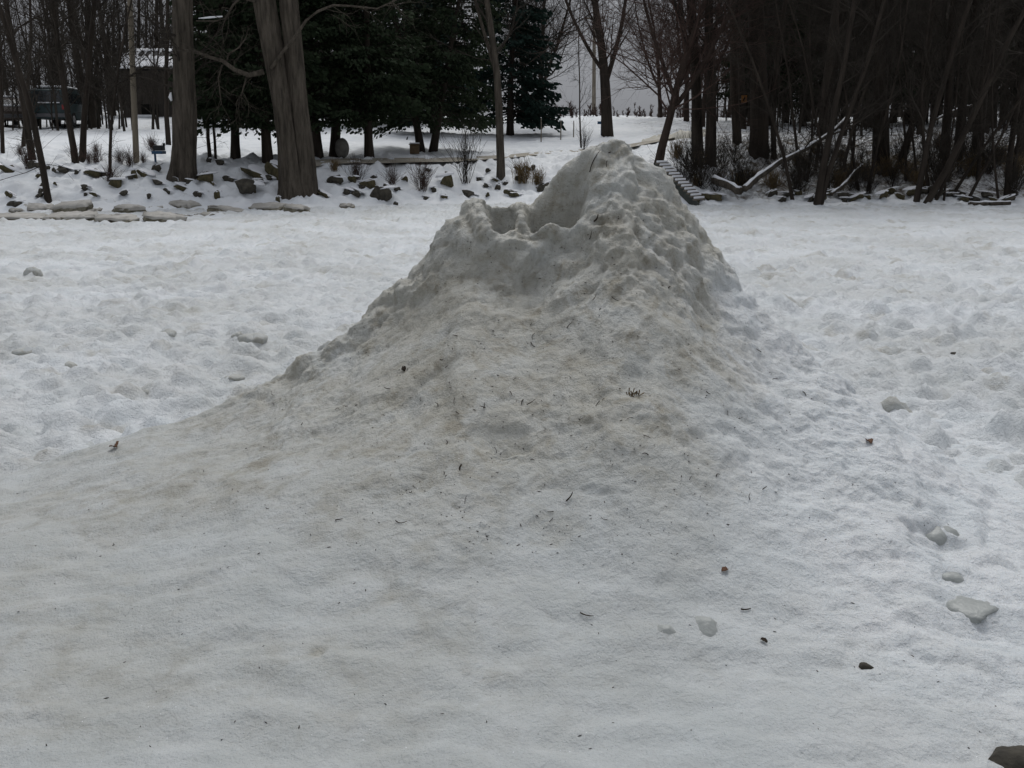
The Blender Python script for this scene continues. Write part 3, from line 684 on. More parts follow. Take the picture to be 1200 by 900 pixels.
for i, (x, y) in enumerate([(14.5, 58), (17.5, 62), (20.5, 57), (23.5, 61), (26.5, 58), (29.5, 62), (33, 59), (16, 67), (24, 68), (30, 69)]):
    put_evergreen(CEDAR[(i + 1) % 3], on_ground(x, y), rng.uniform(1.05, 1.3), rng.uniform(0, 6), 'dark evergreen deep in the right woods ' + ['behind the thickest dark trunk', 'right of the thickest dark trunk', 'behind the slanting log', 'behind the V shaped tree', 'behind the stout bank trunk', 'behind the slanted saplings', 'at the right edge', 'farthest left of its row', 'in the back row middle', 'in the back row right'][i], group='evergreens deep in the right woods')

# the woods behind, tree by tree
rng = random.Random(33)
def scatter(n, umin, umax, dmin, dmax, label, group, kinds, avoid=None):
    k = 0; tries = 0
    while k < n and tries < 4000:
        tries += 1
        D = rng.uniform(dmin, dmax); u = rng.uniform(umin, umax); x = (u - 600) / F * D
        if avoid and avoid(u, D): continue
        var = rng.choice(kinds); s = rng.uniform(0.7, 1.15)
        put_tree(var, on_ground(x, D), s, rng.uniform(0, 6.28), (rng.gauss(0, 0.04), rng.gauss(0, 0.04)), 'bare_tree', label(u, D, var) if callable(label) else label, 'tree', group, sz=s * rng.uniform(0.95, 1.15)); k += 1
def left_label(u, D, var):
    z = 'behind the parked car at the far left' if u < 40 else ('behind the teal van' if u < 100 else ('left of the house' if u < 145 else 'behind the house'))
    return ('slim ' if var['r'] < .1 else 'stout ') + ('bare tree of the left woods ' if D < 70 else 'distant bare tree of the left woods ') + z
def right_label(u, D, var):
    z = 'right of the joined trunk pair' if u < 880 else ('just right of the thickest dark trunk' if u < 960 else ('behind the V shaped riverside tree' if u < 1020 else ('behind the stout bank trunk' if u < 1080 else ('behind the slanted saplings' if u < 1150 else 'at the right edge'))))
    return ('slim ' if var['r'] < .1 else 'stout ') + ('near' if D < 55 else ('mid-depth' if D < 68 else 'deep')) + ' bare tree in right woods ' + z
scatter(46, -60, 235, 52, 84, left_label, 'bare trees of the left woods', FOREST + POLES, lambda u, D: (20 < u < 230 and D < 70 and not (105 < u < 140)))
scatter(84, 835, 1290, 42, 80, right_label, 'bare trees of the right woods', FOREST + POLES + OAK[:1], lambda u, D: D < 46 and rng.random() < 0.6)
scatter(16, 240, 560, 66, 84, 'bare tree showing behind the evergreens', 'bare trees behind the evergreens', FOREST + OAK[:1])
for (u, D, k, s, lab) in [(632, 60, 0, 1.0, 'wide crowned bare tree right of the spruce, against the sky'), (612, 70, 0, 1.1, 'bare tree rising behind the spruce'),
                       (798, 66, 1, 1.0, 'reddish twiggy tree behind the leaning tree'), (768, 74, 1, 0.9, 'reddish twiggy tree at the field edge right of the sky gap'), (815, 58, 1, 1.0, 'reddish twiggy tree behind the joined trunk pair')]:
    put_tree(OAK[k], on_ground((u - 600) / F * D, D), s, u, (0, 0), 'bare_tree', lab, 'tree')

# far wood that reads as one mass: trunks and twigs beyond the crest
def far_wood(x0, x1, y0, y1, n, hmin, hmax, seed):
    rng = random.Random(seed); B = MB()
    for _ in range(n):
        x = rng.uniform(x0, x1); y = rng.uniform(y0, y1); z = float(ground(np.array([x]), np.array([y]))[0]); H = rng.uniform(hmin, hmax)
        pts = curve_pts((x, y, z - 0.3), (rng.gauss(0, .05), rng.gauss(0, .05), 1), H, 5, rng, 0.05, 0.04)
        B.tube(pts, [0.012 * H * (1 - 0.17 * i) for i in range(6)], 4, cap=False)
        for j in range(16):
            i = rng.randrange(1, 5); q = pts[i].lerp(pts[i + 1], rng.random()); L = H * rng.uniform(0.12, 0.3)
            p2 = curve_pts(q, side_dir((0, 0, 1), rng.uniform(0.4, 1.0), rng), L, 3, rng, 0.15, 0.08)
            B.tube(p2, [0.028, 0.02, 0.014, 0.008], 3, cap=False)
            for m in range(4):
                k = rng.randrange(0, 3); q2 = p2[k].lerp(p2[k + 1], rng.random())
                p3 = curve_pts(q2, side_dir(p2[k + 1] - p2[k], 0.6, rng), L * 0.5, 2, rng, 0.15, 0.08); B.tube(p3, [0.012, 0.01, 0.006], 3, cap=False)
    return B
fw = far_wood(-95, -4, 84, 120, 210, 9, 15, 1).build('far_wood', M_TWIG, None, True); tag(fw, 'far bare wood behind the house and evergreens', None, kind='stuff')
fw = far_wood(18, 110, 80, 112, 200, 9, 15, 2).build('far_wood', M_TWIG, None, True); tag(fw, 'far bare wood behind the right woods', None, kind='stuff')
fw = far_wood(-60, -11, 68, 82, 150, 3, 6, 4).build('undergrowth', M_TWIG, None, True); tag(fw, 'brown undergrowth between the trees of the left woods', None, kind='stuff')
fw = far_wood(-34, -17, 49, 56, 60, 3, 7, 6).build('undergrowth', M_TWIG, None, True); tag(fw, 'thin brown thicket before the parked van and the house', None, kind='stuff')
fw = far_wood(12, 55, 44, 72, 330, 2.0, 6, 5).build('undergrowth', M_TWIG, None, True); tag(fw, 'grey brown undergrowth between the trees of the right woods', None, kind='stuff')
fw = far_wood(1.0, 20, 75, 80, 120, 0.4, 1.2, 3).build('far_hedge', M_TWIG_R, None, True); tag(fw, 'low brown brush along the crest of the snowy field', None, kind='stuff')

# ------------------------------------------------------------------ brush and shrubs on the bank
def shrub_mesh(seed, n, h, spread, r, kids=(5, 3), m=M_TWIG_R, lift=0.02):
    rng = random.Random(seed); B = MB()
    for _ in range(n):
        a = rng.uniform(0, 6.28); t = abs(rng.gauss(0, spread)); d = (math.cos(a) * t, math.sin(a) * t, 1)
        twigs(B, (rng.gauss(0, 0.08), rng.gauss(0, 0.08), -0.1), d, h * rng.uniform(0.55, 1.1), r, 1, rng, 0.07, lift, (0,) + kids[:1], (0.25, 0.7))
    return B.mesh('shrub', m)
SHR_TALL = shrub_mesh(1, 26, 1.75, 0.32, 0.010, (6,), M_TWIG)
SHR_LOW = [shrub_mesh(10 + i, 60, 0.75, 0.5, 0.006, (4,), M_TWIG_R) for i in range(2)]
SHR_GRASS = shrub_mesh(20, 130, 0.55, 0.45, 0.0045, (2,), M_GRASS)
SHR_BRUSH = [shrub_mesh(30 + i, 46, 1.3, 0.75, 0.007, (6,), M_TWIG) for i in range(2)]
def shrub(me, u, v, s, label, name='shrub', group=None, p=None):
    o = bpy.data.objects.new(name, me); link(o); o.location = p or hit(u, v); o.scale = (s, s, s); o.rotation_euler = (0, 0, u * 0.7); return tag(o, label, 'shrub', group)
shrub(SHR_TALL, 546, 214, 1.05, 'tall upright bare shrub on the bank left of the tall bare tree')
shrub(SHR_LOW[0], 418, 211, 0.85, 'low brown bush at the bank below the straight evergreen trunk')
shrub(SHR_LOW[1], 459, 215, 0.75, 'narrow brown bush between the low bush and the wider brush')
shrub(SHR_LOW[0], 495, 222, 1.05, 'wide brown bush left of the tall upright shrub')
shrub(SHR_GRASS, 612, 212, 1.2, 'brown grassy clump hanging over the bank beside the mound')
shrub(SHR_GRASS, 630, 215, 0.9, 'small brown grassy clump touching the mound outline')
shrub(SHR_GRASS, 392, 200, 0.6, 'pale dead grass patch at the foot of the double trunk')
shrub(SHR_LOW[1], 130, 214, 0.75, 'twiggy bush at the foot of the left sapling')
shrub(SHR_TALL, 684, 178, 0.5, 'spindly little shrub by the road left of the mound peak')
rng = random.Random(5)
for i in range(34):
    u = 800 + i * 12 + rng.uniform(-12, 12); v = rng.uniform(188, 228)
    shrub(SHR_BRUSH[i % 2], u, v, rng.uniform(0.7, 1.15), 'tangled grey brush on the right bank' +(' beside the steps' if u < 860 else (' below the thickest dark trunk' if u < 925 else (' under the long slanting log' if u < 985 else (' before the stout bank trunk' if u < 1050 else (' behind the slanted saplings' if u < 1130 else ' at the right edge'))))), 'brush', 'brush on the right bank')
for i in range(26):
    u = 795 + i * 16 + rng.uniform(-12, 12); v = rng.uniform(172, 222)
    shrub(SHR_GRASS, u, v, rng.uniform(0.7, 1.3), 'brown weed clump on the right bank' +(' beside the steps' if u < 860 else (' below the thickest dark trunk' if u < 925 else (' under the long slanting log' if u < 985 else (' before the stout bank trunk' if u < 1050 else (' behind the slanted saplings' if u < 1130 else ' at the right edge'))))), 'weed_clump', 'weeds on the right bank')
for i in range(12):
    u = rng.uniform(-10, 250); v = rng.uniform(172, 200)
    shrub(SHR_LOW[i % 2], u, v, rng.uniform(0.4, 0.8), 'sparse twiggy weeds on the snowy left bank top', 'weed_clump', 'weeds on the left bank')

# ------------------------------------------------------------------ rocks of the bank
def rock_mesh(seed, flat, m):
    rng = random.Random(seed); bm = bmesh.new(); bmesh.ops.create_icosphere(bm, subdivisions=2, radius=0.5)
    pl = [(Vector((rng.gauss(0, 1), rng.gauss(0, 1), rng.gauss(0, 1))).normalized(), rng.uniform(0.16, 0.36)) for _ in range(8)]
    for v in bm.verts:
        for nrm, dd in pl:
            k = v.co.dot(nrm) - dd
            if k > 0: v.co -= nrm * k
        v.co.z *= flat; v.co += Vector((rng.gauss(0, .022), rng.gauss(0, .022), rng.gauss(0, .022)))
    me = bpy.data.meshes.new('rock'); bm.to_mesh(me); bm.free(); me.materials.append(m); return me
ROCKS = [rock_mesh(i, 0.45 + 0.12 * (i % 3), M_ROCK if i % 3 else M_ROCK_M) for i in range(7)]
def cap_mesh(seed):
    rng = random.Random(seed); bm = bmesh.new(); bmesh.ops.create_icosphere(bm, subdivisions=2, radius=0.5)
    for v in bm.verts:
        v.co.z = v.co.z * 0.30 if v.co.z > 0 else v.co.z * 0.10; v.co += Vector((rng.gauss(0, .02), rng.gauss(0, .02), rng.gauss(0, .008)))
    for f in bm.faces: f.smooth = True
    me = bpy.data.meshes.new('snow_cap'); bm.to_mesh(me); bm.free(); me.materials.append(M_CAP); return me
CAPS = [cap_mesh(i) for i in range(3)]
def rock(u, v, w, h, tilt, label, group=None, k=None, depth=0.8):
    p = hit(u, v); px = p.y / F; k = (u * 3 + v) % 7 if k is None else k
    wx, hz = 1.1 * w * px, 1.3 * h * px
    e = empty('rock', p + Vector((0, 0, hz * 0.18)), label, 'rock', group)
    o = bpy.data.objects.new('stone', ROCKS[int(k)]); link(o, e); zz = hz / (0.45 + 0.12 * (int(k) % 3)) * 1.25
    o.scale = (wx * 1.2, wx * depth, zz); 
    c = bpy.data.objects.new('snow_cap', CAPS[int(k) % 3]); link(c, e); c.scale = (wx * 1.25, wx * depth * 1.1, max(0.14, hz * 1.3)); c.location = (0.06 * wx, wx * depth * 0.34, hz * 0.36)
    e.rotation_euler = (0, math.radians(tilt), (u % 7) * 0.12 - 0.4); return e
G1 = 'rocks poking from the snow of the left bank'; L1 = 'dark rock poking out of the snowy left bank'
for (u, v, w, h, t) in [(8,200,20,8,30),(40,196,12,8,10),(75,200,18,6,20),(108,208,19,7,12),(122,206,10,6,20),(168,206,16,6,22),(157,208,7,12,-15),(185,217,14,5,22),(196,225,9,4,22),
                        (213,222,20,6,20),(232,229,10,5,5),(255,232,7,10,0),(205,213,8,5,30),(258,194,11,6,15),(268,212,12,5,15),(245,190,6,5,0),(222,214,9,5,10),(380,231,16,5,32),(372,226,10,6,25),
                        (425,221,14,5,5),(418,228,16,7,25),(407,226,11,6,15),(465,224,10,5,20),(475,212,8,5,0),(500,234,10,4,10),(520,232,9,4,8),(570,220,9,4,20),(583,222,6,7,0),(597,228,12,6,10),
                        (638,222,15,8,-25),(655,214,10,6,0),(290,226,6,6,0),(326,236,5,6,0),(338,232,4,4,0),(464,240,5,4,0),(440,230,8,5,0),(45,208,7,6,0),(90,204,7,5,0),(65,217,5,4,0)]:
    zone = 'at the far left' if u < 60 else ('around the left sapling' if u < 150 else ('between pole and single old trunk' if u < 230 else ('between the two old trunks' if u < 330 else ('just right of the double trunk' if u < 445 else ('under the brown bushes' if u < 540 else 'behind the mound shoulder')))))
    rock(u, v, w, h, t, ('larger ' if w >= 14 else ('small ' if w >= 8 else 'tiny ')) + ('tilted ' if abs(t) >= 20 else '') + 'dark rock in the snowy bank ' + zone, G1)
rr_ = random.Random(15)
for i in range(46):
    u = rr_.uniform(0, 640); v = rr_.uniform(198, 234)
    if 195 < u < 232 or 318 < u < 372: continue
    zone = 'at the far left' if u < 60 else ('around the left sapling' if u < 150 else ('between pole and single old trunk' if u < 230 else ('between the two old trunks' if u < 330 else ('just right of the double trunk' if u < 445 else ('under the brown bushes' if u < 540 else 'behind the mound shoulder')))))
    rock(u, v, rr_.uniform(5, 11), rr_.uniform(3, 6), rr_.uniform(-30, 35), 'half buried rock bit in the snowy bank ' + zone, 'half buried rock bits of the left bank')
for (u, v, w, h, t, lab) in [(289, 227, 26, 16, 8, 'large dark cave-like rock in the bank left of the double trunk'), (322, 206, 24, 16, 30, 'steep dark rock leaning on the left of the double trunk'),
      (301, 209, 34, 9, 28, 'long brown slab slanting down the bank left of the double trunk'), (302, 218, 15, 9, 12, 'short dark rock under the long slanting brown slab'),
      (392, 214, 17, 9, 5, 'mossy rock right of the double trunk'), (240, 211, 20, 9, -8, 'dark mossy rock touching the root of the single old trunk'),
      (448, 232, 24, 12, -8, 'broad dark rock at the foot of the low brown bushes'), (432, 219, 18, 8, -6, 'flat topped dark rock above the broad rock'),
      (523, 216, 17, 14, -12, 'black hollow rock just left of the tall upright shrub'), (549, 231, 16, 7, 18, 'yellow-brown rock at the ice edge below the tall shrub'),
      (135, 218, 15, 10, 0, 'dark stump-like rock under the left sapling'), (604, 231, 13, 5, 8, 'mossy rock at the ice edge behind the mound shoulder'),
      (18, 241, 15, 6, -5, 'small dark rock among the left ice slabs'), (50, 226, 12, 7, 10, 'rock touching the foot of the slim leaning river-edge tree')]:
    rock(u, v, w, h, t, lab)
G2 = 'snowy stones at the foot of the right bank'; L2 = 'snowy stone at the foot of the right bank'
rng = random.Random(9)
for i in range(26):
    u = 905 + i * 11.5 + rng.uniform(-5, 5); rock(u, rng.uniform(226, 238), rng.uniform(9, 20), rng.uniform(4, 8), rng.uniform(-20, 20), L2 + (' below the long slanting log' if u < 950 else (' between V shaped tree and stout trunk' if u < 1065 else ' beside the slanted saplings' if u < 1120 else ' near the right edge')), G2)
for (u, v, w, h, lab) in [(834, 233, 26, 7, 'tan flat stone at the foot of the steps'), (816, 239, 9, 6, 'small brown stone on the ice below the steps'), (805, 234, 9, 4, 'flat stone on the ice beside the steps'),
                          (808, 226, 6, 6, 'small dark stone between steps and mound')]:
    rock(u, v, w, h, 3, lab, k=3 if u == 834 else None)

# boulder, brown box behind the road
p = hit(400, 184)
bm = bmesh.new(); bmesh.ops.create_icosphere(bm, subdivisions=3, radius=0.5); rr_ = random.Random(3)
for v in bm.verts: v.co.z *= 1.15; v.co *= 1 + 0.05 * math.sin(v.co.x * 9 + 1) * math.sin(v.co.y * 8)
for f in bm.faces: f.smooth = True
me = bpy.data.meshes.new('boulder'); bm.to_mesh(me); bm.free(); me.materials.append(M_BOULDER)
o = link(bpy.data.objects.new('boulder', me)); o.location = p + Vector((0, 0.25, 0.28)); o.scale = (0.5, 0.5, 0.62); tag(o, 'pale rounded boulder behind the evergreen trunks', 'boulder')
p = hit(486, 181); e = empty('wooden_box', p, 'small brown wooden box at the foot of the leaning evergreens', 'box')
b = MB(); b.box((0, 0, 0.17), (0.34, 0.32, 0.34)); bevel(b.build('body', M_BROWNBOX, e), 0.015); b = MB(); b.box((0, 0, 0.357), (0.40, 0.38, 0.035)); b.build('lid', M_BROWNBOX, e)
b = MB(); b.box((0, 0, 0.40), (0.36, 0.34, 0.05)); bevel(b.build('snow_cap', M_CAP, e), 0.02)

# ------------------------------------------------------------------ ice slabs shoved onto the left shore
def slab(u0, u1, v, h, label, tilt=0, depth=1.0, seed=0):
    D = CAM_H / (-ray((u0 + u1) / 2, v)[2] / ray((u0 + u1) / 2, v)[1]); px = D / F; W = (u1 - u0) * px; hz = 0.8 * h * px
    rng = random.Random(seed); n = 14
    e = empty('ice_floe', at((u0 + u1) / 2, v, D) - Vector((0, 0, 0.04)), label, 'ice slab')
    out_ = []
    # a broken plate: a few straight fractures joined at corners
    nc = rng.choice((5, 6, 7)); cor = []
    for k in range(nc):
        a = 2 * PI * (k + rng.uniform(-.28, .28)) / nc; c_, s_ = math.cos(a), math.sin(a); sq = 1 / max(abs(c_), abs(s_)) ** 0.6
        cor.append((c_ * sq * W / 2 * rng.uniform(.86, 1.05), s_ * sq * depth / 2 * rng.uniform(.8, 1.1) + depth * .4))
    for k in range(nc):
        (x0, y0), (x1, y1) = cor[k], cor[(k + 1) % nc]
        for t in (0.04, .25, .5, .75): out_.append((x0 + (x1 - x0) * t + rng.gauss(0, .03), y0 + (y1 - y0) * t + rng.gauss(0, .03)))
    n = len(out_)
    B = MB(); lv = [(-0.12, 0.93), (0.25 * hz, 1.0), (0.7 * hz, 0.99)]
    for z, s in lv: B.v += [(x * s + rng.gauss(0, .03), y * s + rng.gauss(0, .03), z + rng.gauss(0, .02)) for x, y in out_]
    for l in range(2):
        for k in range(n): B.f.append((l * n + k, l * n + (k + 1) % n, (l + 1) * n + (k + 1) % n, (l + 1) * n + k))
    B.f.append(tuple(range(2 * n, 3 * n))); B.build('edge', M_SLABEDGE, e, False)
    T = MB(); lv = [(0.60 * hz, 1.015), (0.85 * hz, 1.0), (1.0 * hz, 0.90), (1.10 * hz, 0.6)]
    for z, s in lv: T.v += [(x * s + rng.gauss(0, .012), (y - depth * .4) * s + depth * .4 + rng.gauss(0, .012), z + rng.gauss(0, .012)) for x, y in out_]
    for l in range(3):
        for k in range(n): T.f.append((l * n + k, l * n + (k + 1) % n, (l + 1) * n + (k + 1) % n, (l + 1) * n + k))
    T.f.append(tuple(range(3 * n, 4 * n))); T.build('snow_top', M_SLAB, e, True)
    e.rotation_euler = (math.radians(rng.uniform(3, 11)), math.radians(tilt + rng.uniform(-3, 3)), rng.uniform(-0.12, 0.12))
for i, a in enumerate([(-30, 36, 222, 7, 'long grey ice slab lying on the bank at the far left', -4, 0.7), (-20, 52, 259, 7, 'flat ice slab at the lower left corner of the shore', 1, 0.9), (48, 110, 260, 8, 'long flat ice slab left of the brown edged one', -1, 0.9), (108, 158, 262, 9, 'brown edged ice slab in front of the slim leaning tree', 0, 0.8),
      (162, 213, 261, 11, 'tilted ice slab with a dark broken end left of the old trunks', 7, 0.7), (58, 104, 250, 12, 'broad dirty ice slab below the slim leaning tree', -3, 0.8), (130, 165, 250, 9, 'rounded grey ice slab behind the brown edged one', 3, 0.6), (22, 60, 249, 8, 'grey ice slab beside the small dark rock at the far left', 3, 0.6),
      (194, 232, 246, 9, 'grey ice slab below the single old trunk', 7, 0.6), (240, 286, 250, 7, 'dark rimmed ice slab midway between the old trunks', 7, 0.6), (225, 262, 254, 4, 'low thin ice slab in front of the dark rimmed one', 3, 0.5),
      (290, 335, 247, 7, 'wide ice slab below the double trunk', -2, 0.7), (330, 362, 249, 9, 'hooked ice slab at the right end of the row below the double trunk', 6, 0.6), (92, 166, 236, 8, 'snow topped slab with a mossy ragged edge behind the ice slabs', -1, 0.6), (396, 415, 244, 4, 'small ice slab right of the double trunk', 0, 0.4),
      (205, 222, 256, 4, 'small ice block at the tail of the tilted slab', 5, 0.3), (268, 280, 242, 4, 'small ice block behind the dark rimmed slab', -6, 0.3), (172, 190, 247, 5, 'small ice block between rounded slab and old trunk', 8, 0.3), (100, 116, 250, 5, 'small ice block beside the broad dirty slab', -8, 0.3), (10, 24, 250, 6, 'dark ice block at the left border of the shore', 4, 0.3)]):
    slab(a[0], a[1], a[2] - 1, a[3], a[4], a[5], a[6], i + 40)

# ------------------------------------------------------------------ road and dirty berm
rp = []
for (u, v) in [(330, 194.5), (370, 193), (430, 190.5), (480, 189), (520, 187.5), (560, 185.5), (620, 181), (680, 176.5)]:
    q = hit(u, v); rp.append((q.x, q.y))
rp.append((6.5, rp[-1][1] + 4.5)); rp.append((10, rp[-1][1] + 6))
B = MB(); xs = np.linspace(rp[0][0], rp[-1][0], 90); ys = np.interp(xs, [a for a, _ in rp], [b for _, b in rp])
ys = np.convolve(np.pad(ys, 6, mode='edge'), np.ones(13) / 13, 'valid')
W = 7
for i in range(90):
    for k in range(W):
        y = ys[i] + (k / (W - 1) - 0.5) * 1.7; B.v.append((xs[i], y, float(ground_base(np.array([xs[i]]), np.array([y]))[0]) + 0.06))
for i in range(89):
    for k in range(W - 1): B.f.append((i * W + k, (i + 1) * W + k, (i + 1) * W + k + 1, i * W + k + 1))
o = B.build('road', M_ROAD, None, True); tag(o, 'narrow slushy brown road running along the top of the bank', None, kind='structure')
def berm(pts_uv, h, w, label, m):
    c = [hit(u, v) for u, v in pts_uv]; n = 40; B = MB(); K = 9
    tx = np.linspace(0, len(c) - 1, n); rng = random.Random(4)
    for i, t in enumerate(tx):
        a = int(min(t, len(c) - 2)); p = c[a].lerp(c[a + 1], t - a); end = math.sin(PI * min(1, max(0, i / (n - 1)))) ** 0.4
        for k in range(K):
            f = k / (K - 1); y = p.y + (f - 0.5) * w; z = float(ground(np.array([p.x]), np.array([y]))[0]) - 0.04 + h * end * math.sin(PI * f) * (0.8 + 0.4 * rng.random()); B.v.append((p.x, y, z))
    for i in range(n - 1):
        for k in range(K - 1): B.f.append((i * K + k, (i + 1) * K + k, (i + 1) * K + k + 1, i * K + k + 1))
    o = B.build('snow_berm', m, None, True); return tag(o, label, 'snow bank')
berm([(752, 166), (785, 164), (815, 160), (835, 158)], 0.32, 1.6, 'tan stained ploughed snow bank behind the leaning tree', M_BERM)

# ------------------------------------------------------------------ house behind the left woods
def house():
    p = hit(172, 137); D = p.y; px = D / F
    e = empty('house', p, 'dark house with a patchy snow covered roof behind the left woods', 'house')
    xl, xr = (146 - 172) * px, (250 - 172) * px; z_e = (137 - 84) * px; z_r = (137 - 60) * px; dep = 6.0
    B = MB(); B.box(((xl + xr) / 2, dep / 2, z_e / 2 - 0.15), (xr - xl, dep, z_e + 0.3)); B.build('wall', M_WALL, e)
    for i in range(9):
        B = MB(); w = (xr - xl) / 9; B.box((xl + w * (i + 0.5), -0.02, z_e * 0.62), (w - 0.03, 0.05, z_e * 0.72)); B.build('board', M_WALL, e)
    g = MB(); g.poly([(xl - 0.003, 0, z_e - 0.05), (xl - 0.003, dep / 2, z_r - 0.1), (xl - 0.003, dep, z_e - 0.05)]); g.poly([(xr, 0, z_e), (xr, dep, z_e), (xr, dep / 2, z_r - 0.1)]); g.build('gable', M_WALLG, e)
    for (u0, u1) in ((167, 176), (178, 186)):
        o = MB(); o.box(((u0 + u1) / 2 * px - 172 * px, -0.035, 7 * px), ((u1 - u0) * px, 0.06, 13 * px)); o.build('doorway', M_DARK, e)
    R = MB(); ov = 0.35
    for sgn in (0, 1):
        y0, y1 = (-ov, dep / 2) if sgn == 0 else (dep + ov, dep / 2); z0 = z_e - 0.1
        R.poly([(xl - ov, y0, z0), (xr + ov, y0, z0), (xr + ov, y1, z_r), (xl - ov, y1, z_r)] if sgn == 0 else [(xr + ov, y0, z0), (xl - ov, y0, z0), (xl - ov, y1, z_r), (xr + ov, y1, z_r)])
        R.poly([(xl - ov, y0, z0 - .12), (xl - ov, y1, z_r - .12), (xr + ov, y1, z_r - .12), (xr + ov, y0, z0 - .12)])
    rf = R.build('roof', M_SHING, e)
    # snow blanket with melted-through scallops below the ridge
    nx, ny = 90, 30; S = MB()
    for j in range(ny + 1):
        for i in range(nx + 1):
            f = j / ny; x = xl - ov + (xr - xl + 2 * ov) * i / nx; y = -ov + (dep / 2 + ov) * f; z = z_e - 0.1 + (z_r - z_e + 0.1) * f
            S.v.append((x, y, z + 0.07 + 0.02 * math.sin(i * 1.3) * math.sin(j * 0.9)))
    for j in range(ny):
        for i in range(nx):
            f = j / ny; u = 172 + (xl - ov + (xr - xl + 2 * ov) * (i + .5) / nx) / px
            hole = False
            for c in (158, 166, 174, 182, 192, 204):
                hole |= ((u - c - (0.85 - f) * 6) / 3.2) ** 2 + ((f - 0.72) / 0.17) ** 2 < 1
            hole |= abs(f - 0.38) < 0.04 and 165 < u < 182 and math.sin(u * 1.7) > -0.3
            hole |= f < 0.06 + 0.05 * math.sin(u * 0.9) and 160 < u
            if not hole: S.f.append((j * (nx + 1) + i, j * (nx + 1) + i + 1, (j + 1) * (nx + 1) + i + 1, (j + 1) * (nx + 1) + i))
    o = S.build('roof_snow', M_CAP, rf, True); m = o.modifiers.new('thick', 'SOLIDIFY'); m.thickness = 0.06
    c = MB(); c.box((xr - 1.0, dep / 2, z_r + 0.3), (0.5, 0.5, 1.0)); c.build('chimney', M_WALLG, rf)
    s = MB(); s.box(((175 - 172) * px, -0.5, 0.02), (20 * px, 0.7, 0.16)); bevel(s.build('snow_step', M_CAP, e), 0.05)
house()

